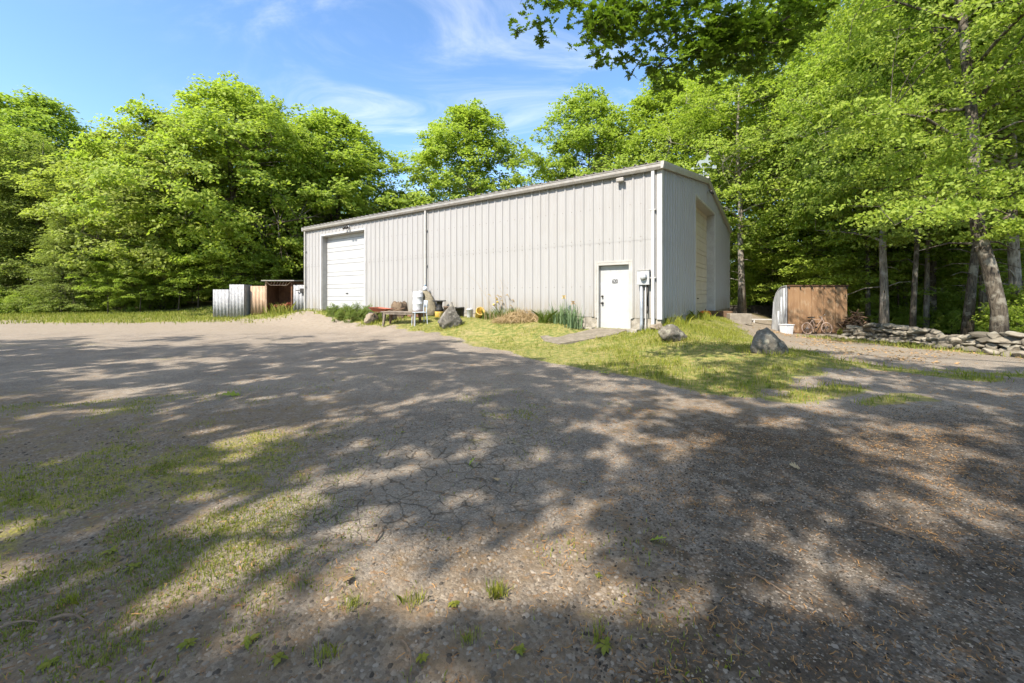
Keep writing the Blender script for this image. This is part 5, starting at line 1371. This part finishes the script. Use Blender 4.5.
for k in range(70):
    a = rng.uniform(0, 6.28); L = rng.uniform(.4, 1.75) if k % 2 else rng.uniform(.3, .9); bx = rng.uniform(-.8, .9); by = rng.uniform(-.1, .2); ln = rng.uniform(-.75, .12); 
    pts = [(bx, by, 0), (bx + ln * .22 * L, by + .02, .42 * L), (bx + ln * .55 * L, by + .03, .76 * L), (bx + ln * .85 * L, by, .93 * L)]
    e.tube(pts, [.005, .004, .003, .002], 4)
    if k % 4 == 0: e.tube([pts[3], (pts[3][0] - .06, by, pts[3][2] + .09), (pts[3][0] - .13, by, pts[3][2] + .06)], [.008, .02, .004], 5)
o = e.build('dry_reeds', M['straw']); o.location = spot(508, 314, 13.9); tag(o, 'tall arching dry grass stalks standing against the wall', 'dead grass')
clump_plant('grass_clump', 507, 313, 13.6, 420, .42, .25, .62, 'leaf_weed', .010, .85, 51, 'green ornamental grass growing out of the straw mound', 'grass clump')
clump_plant('grass_clump', 549, 320, 12.6, 420, .34, .25, .62, 'leaf_weed', .010, .9, 52, 'upright green grass clump left of the irises', 'grass clump')
clump_plant('grass_clump', 489, 314, 14.2, 200, .25, .2, .5, 'leaf_weed', .010, .85, 53, 'small grass tuft beside the tipped yellow tub', 'grass clump')
for k, (px, Y, lb, fl) in enumerate(((563, 12.35, 'clump of blue green iris blades with a faded orange bloom', [(.03, .78)]), (574, 12.0, 'iris clump nearest the block steps with a pale bloom', [(-.02, .72)]))):
    rng = np.random.RandomState(60 + k); p = spot(px, 322, Y); b_ = empty('iris_plant', p, 0, lb, 'iris')
    n = 84; pts = np.stack([rng.normal(0, .13, n), rng.normal(0, .10, n), np.zeros(n)], 1)
    blades('leaves', pts, rng.uniform(.28, .78, n), 'leaf_iris', .030, .6, 60 + k, b_)
    for fx_, hz_ in fl:
        e = MB(); e.tube([(fx_, 0, 0), (fx_ + .01, 0, hz_)], .007, 5); part(e, 'stem', 'leaf_iris', b_)
        e = MB(); rr = random.Random(k)
        for q in range(7):
            a = q * .9; tp_ = Vector((fx_ + .07 * math.cos(a), .07 * math.sin(a), hz_ + (.07 if q % 2 else -.03)))
            c0 = Vector((fx_, 0, hz_)); s_ = Vector((-math.sin(a), math.cos(a), 0)) * .035; mid = c0.lerp(tp_, .6) + Vector((0, 0, .03))
            e.add([c0, mid + s_, tp_, mid - s_], [(0, 1, 2, 3)])
        part(e, 'bloom', 'yellow' if k == 0 else 'dry_leaf', b_)
b_ = empty('yellow_flower', spot(496, 313, 13.9), 0, 'thin stem with small yellow flowers above the straw mound', 'flower')
e = MB(); e.tube([(0, 0, 0), (.02, 0, .4), (.03, 0, .68)], .006, 5); e.tube([(.02, 0, .35), (-.08, 0, .5)], .005, 5); part(e, 'stem', 'leaf_weed', b_)
e = MB()
for c0 in ((.03, 0, .69), (.05, .02, .60), (-.08, 0, .51)): e.lathe(c0, [(.01, -.03), (.04, -.01), (.035, .02), (.01, .04)], 7)
part(e, 'bloom', 'yellow', b_)
# leafy weeds below the garage door
WG = 'leafy weeds along the foot of the white overhead door'
for k, (px, py, Y, s) in enumerate(((334, 316, 18.4, .55), (346, 315, 17.6, .6), (357, 315, 17.0, .7), (368, 313, 16.6, .6), (352, 318, 16.6, .42), (340, 319, 17.2, .4), (377, 313, 16.4, .5))):
    p = spot(px, py, Y); tree('leafy_weed', PT['shrub'], p.x, p.y, p.z, (.28 * s / .55, .20 * s / .55, .23 * s / .55), k, M['leaf_weed'], M['bark'], 'knee high green weed patch in front of the white overhead door', WG, 'weed', ('stem', 'foliage'))
SW = 'weeds in front of the open shed'
for k, (px, py, Y) in enumerate(((270, 317, 21.6), (277, 317, 21.5), (284, 317, 21.4), (289, 317, 21.6))):
    clump_plant('tall_weed', px, py, Y, 45, .35, .15, .8, 'blade_yellow', .03, .5, 70 + k, 'tall sunlit weeds before the open brown shed', 'weed', SW)
for k, (px, py, Y, lb) in enumerate(((700, 318, 13.6, 'bright weeds under the gable wall by the pumpkin'), (672, 325, 11.3, 'bright weeds at the building corner behind the low boulder'), (850, 331, 16.3, 'green weed at the right foot of the brown box shed'))):
    clump_plant('tall_weed', px, py, Y, 160, .45, .12, .42, 'blade', .02, .7, 80 + k, lb, 'weed')

# ------------------------------------------------------------------ small stuff on the drive
def pebbles(n, box, seed, dens, s0, s1, name, label, cols):
    P_, rng = scatter(n, box, seed, dens); N = len(P_)
    T = np.array([(1, 0, 0), (.5, .87, 0), (-.5, .87, 0), (-1, 0, 0), (-.5, -.87, 0), (.5, -.87, 0), (.45, .3, .8), (-.45, .35, .75), (-.1, -.5, .85)], float)
    Fc = np.array([(0, 1, 6), (1, 2, 7), (1, 7, 6), (2, 3, 7), (3, 4, 8), (3, 8, 7), (4, 5, 8), (5, 0, 6), (5, 6, 8), (6, 7, 8)])
    s = rng.uniform(0, 1, N) ** 2.2 * (s1 - s0) + s0; a = rng.uniform(0, 6.283, N); st = rng.uniform(.6, 1.0, N)
    v = T[None] * (1 + rng.uniform(-.22, .22, (N, 9, 3)))
    x = v[:, :, 0] * s[:, None]; y = v[:, :, 1] * (s * st)[:, None]; z = v[:, :, 2] * (s * .62)[:, None] - .15 * s[:, None]
    ca, sa = np.cos(a)[:, None], np.sin(a)[:, None]
    V = np.stack([x * ca - y * sa + P_[:, :1], x * sa + y * ca + P_[:, 1:2], z + P_[:, 2:3]], 2).reshape(-1, 3)
    Fq = (Fc[None] + (np.arange(N) * 9)[:, None, None]).reshape(-1, 3)
    me = np_mesh(name, V, Fq.ravel(), np.full(len(Fq), 3)); me.polygons.foreach_set('use_smooth', [True] * len(me.polygons))
    t = NT(bpy.data.materials.new(name)); g = t.n('ShaderNodeNewGeometry').outputs['Random Per Island']
    cr = t.n('ShaderNodeValToRGB', ins={'Fac': g}); el = cr.color_ramp.elements
    el[0].color = (*cols[0], 1); el[1].color = (*cols[-1], 1)
    for i in range(1, len(cols) - 1): x_ = el.new(i / (len(cols) - 1)); x_.color = (*cols[i], 1)
    pm = t.out(t.pbsdf(cr.outputs[0], .85, 0, None, .2))
    return tag(link_mesh(name, me, pm), label, 'gravel', kind='stuff')
gcols = [(.05, .042, .034), (.13, .105, .08), (.22, .185, .145), (.16, .125, .09), (.28, .24, .195), (.105, .09, .075), (.25, .21, .165)]
def grdens(x, y):
    a = (1 - sstep(y + .22 * vnoise(x, y, 3.2, 12), 1.8, 2.7)) * (1 - sstep(x, .5, 1.3))
    l = .8 * sstep(-x + .35 * vnoise(x, y, 1.1, 11) + .10 * y, 1.0, 2.7) * (1 - sstep(y, 3.0, 5.5))
    return np.maximum(np.maximum(a, l), .13) * (.35 + .65 * sstep(vnoise(x, y, 5, 47), -.6, .4))
pebbles(62000, (-4.2, 2.6, 1.15, 4.8), 201, grdens, .0035, .017, 'gravel', 'small mixed pebbles loose on the foreground drive', gcols)
dcols = [(.02, .017, .014), (.05, .042, .034), (.10, .08, .06), (.035, .03, .025), (.12, .09, .06), (.05, .04, .03), (.10, .08, .06), (.22, .195, .165)]
pebbles(52000, (.2, 5.2, 1.15, 4.8), 202, lambda x, y: sstep(x - .42 * (y - 2.0) + .22 * vnoise(x, y, 3.2, 12), .05, .9) * (1 - sstep(y - .18 * x, 2.6, 4.4)), .003, .011, 'debris', 'dark crumbs of bark and asphalt on the right foreground', dcols)
# catkins and needles
def strands(n, box, seed, dens, l0, l1, w, name, label, m):
    P_, rng = scatter(n, box, seed, dens); N = len(P_); a = rng.uniform(0, 6.283, N); L = rng.uniform(l0, l1, N); c = rng.normal(0, .7, N)
    V = []
    for f in (-1, -.33, .33, 1):
        ang = a + c * f * .5; px_ = P_[:, 0] + np.cos(ang) * L * f * .5; py_ = P_[:, 1] + np.sin(ang) * L * f * .5; z = P_[:, 2] + .006 + rng.uniform(0, .010, N)
        ox, oy = -np.sin(ang) * w / 2, np.cos(ang) * w / 2
        V += [np.stack([px_ + ox, py_ + oy, z], 1), np.stack([px_ - ox, py_ - oy, z + .001], 1)]
    V = np.stack(V, 1).reshape(-1, 3); b = (np.arange(N) * 8)[:, None]
    Fq = np.concatenate([b + np.array([[0, 1, 3, 2]]), b + np.array([[2, 3, 5, 4]]), b + np.array([[4, 5, 7, 6]])], 0)
    me = np_mesh(name, V, Fq.ravel(), np.full(len(Fq), 4)); return tag(link_mesh(name, me, M[m]), label, 'litter', kind='stuff')
def ldens(x, y):
    return np.clip(.22 + .78 * sstep(x - .3 * (y - 2) + .3 * vnoise(x, y, 2.2, 48), -.4, .9), 0, 1) * (.2 + .8 * sstep(vnoise(x, y, 4, 49), -.3, .5))
strands(30000, (-3.2, 5.0, 1.15, 4.6), 203, ldens, .012, .042, .0028, 'catkin_litter', 'orange brown catkins and needles strewn over the drive', 'litter')
strands(14000, (-5, 8.0, 4.2, 9.5), 204, lambda x, y: ldens(x, y) * .8, .02, .06, .007, 'catkin_litter', 'brown catkins scattered over the middle of the drive', 'litter')
rl, _r = scatter(5200, (6.4, 11.5, 7.5, 17), 205, lambda x, y: .7 * sstep(vnoise(x, y, 1.6, 50), -.4, .5) * sstep(x - .2 * (y - 8), 6.4, 7.4))
rng = np.random.RandomState(12); N = len(rl); rl[:, 2] += .012
tag(link_mesh('leaf_litter', leaf_mesh('leaf_litter', rl, np.array([0, 0, 1.]) + rng.normal(0, .3, (N, 3)), rng.normal(0, 1, (N, 3)), rng.uniform(.03, .075, N), 'leaf6', .6), M['dry_leaf']), 'brown fallen leaves along the sunny drive beside the stone wall', 'leaf litter', kind='stuff')

def gpt(px, py):
    Y = CAMH * F / (py - HOR); return Vector(((px - 512) / F * Y, Y, gz((px - 512) / F * Y, Y)))
# leaves that fell on the drive, each its own thing
for k, (px, py, s, m, lb) in enumerate(((657, 543, .095, 'leaf_young', 'fresh green oak leaf lying on the dark mould'), (348, 586, .085, 'dry_leaf', 'curled dry brown leaf lying on the gravel'), (471, 465, .10, 'leaf_young', 'small pale green leaf lying on cracked asphalt'),
                                        (584, 483, .06, 'leaf_weed', 'green leaf sprig lying beside the mossy patch'), (795, 468, .10, 'straw', 'pale leaf lying on the dark litter at right'), (496, 480, .10, 'straw', 'bleached curled leaf on cracked asphalt'),
                                        (605, 374, .2, 'leaf_young', 'green leaf on the far shaded asphalt'), (232, 396, .2, 'leaf_young', 'green leaf on the left of the drive'))):
    p = gpt(px, py); rng = np.random.RandomState(90 + k); n = 1
    pos = rng.normal(0, .03 if n > 1 else 0, (n, 3)) * np.array([1, 1, .2]); nr = np.array([[0, 0, 1.]] * n) + rng.normal(0, .25, (n, 3)); tn = rng.normal(0, 1, (n, 3)) * np.array([1, .4, .1])
    o = link_mesh('fallen_leaf', leaf_mesh('fallen_leaf', pos, nr, tn, np.full(n, s), 'oak', .75), M[m]); o.location = p + Vector((0, 0, .016)); tag(o, lb, 'leaf')
M['twig'] = mat('bare_twig', (.23, .165, .115), (.15, .105, .072), 9, .9)
for k, (a, b2, r, lb) in enumerate((((50, 619), (86, 623), .006, 'short pale twig at the lower left of the gravel'), ((-5, 629), (38, 622), .005, 'thin bent twig beside the pale twig at lower left'), ((402, 644), (411, 684), .0035, 'curved dry stalk standing out of the gravel at the bottom'),
                                  ((858, 520), (925, 543), .005, 'long dark twig on the leaf mould'), ((745, 575), (790, 600), .004, 'short twig on the sunlit mould'), ((375, 545), (382, 530), .005, 'small dark twig on the cracked asphalt'))):
    p, q = gpt(*a), gpt(*b2); e = MB(); mid = (q - p) * .5 + Vector((.01, .02, .012)); e.tube([Vector((0, 0, .006)), mid * .5 + Vector((0, 0, .012)), mid, (q - p) + Vector((0, 0, .008))], [r, r, r * .8, r * .5], 6)
    e.tube([mid, mid + (q - p) * .2 + Vector((-.02, .04, .01))], [r * .6, r * .3], 5)
    o = e.build('fallen_twig', M['twig']); o.location = p; tag(o, lb, 'twig')
# broad leaved weeds and grass tufts in the foreground
WP = [(605, 650, .085, 'broad weed rosette at the bottom right of the gravel'), (520, 653, .06, 'small weed rosette in the bottom middle gravel'), (454, 607, .06, 'low weed with pale leaves below the cracked asphalt'), (422, 662, .055, 'weed seedling near the dry stalk'),
      (249, 646, .085, 'bright broad weed at lower left'), (189, 649, .085, 'dark green weed left of the bright broad weed'), (279, 664, .07, 'weed right of the bright broad weed'), (133, 568, .09, 'sunlit flat weed in the mossy gravel'), (110, 551, .09, 'shaded flat weed in the mossy gravel'), (598, 578, .05, 'small weed at the edge of the dark mould'), (403, 434, .05, 'tiny weed on the mid drive'), (48, 665, .07, 'grey green weed near the bottom left corner')]
for k, (px, py, r, lb) in enumerate(WP):
    p = gpt(px, py); rng = np.random.RandomState(110 + k); n = rng.randint(7, 12); a = np.arange(n) * 2.4 + rng.uniform(0, 6); rr = r * rng.uniform(.22, .42, n)
    pos = np.stack([np.cos(a) * rr * .6, np.sin(a) * rr * .6, rr * .18 + .006], 1); tn = np.stack([np.cos(a), np.sin(a), rng.uniform(.1, .6, n)], 1)
    o = link_mesh('broadleaf_weed', leaf_mesh('broadleaf_weed', pos, np.array([0, 0, 1.]) + rng.normal(0, .2, (n, 3)), tn, rr * 1.1, 'leaf6', .62), M['blade']); o.location = p; tag(o, lb, 'weed')
for k, (px, py, n, h, lb) in enumerate(((496, 596, 120, .075, 'bright green grass tuft at the lower edge of the cracked asphalt'), (352, 610, 70, .06, 'grass tuft below the dry brown leaf'), (413, 605, 60, .06, 'yellowish grass tuft left of the bright tuft'), (598, 640, 40, .06, 'thin grass tuft above the weed rosette'), (326, 660, 60, .06, 'grass tuft near the bottom left of centre'), (470, 640, 40, .05, 'sparse grass tuft in the bottom gravel'), (70, 600, 90, .06, 'mossy grass tuft by the left twigs'))):
    p = gpt(px, py); rng = np.random.RandomState(140 + k); pts = np.stack([rng.normal(0, .022, n), rng.normal(0, .018, n), np.zeros(n)], 1)
    o = blades('grass_tuft', pts, rng.uniform(h * .4, h, n), 'blade', .003, .9, 140 + k); o.location = p; tag(o, lb, 'grass tuft')
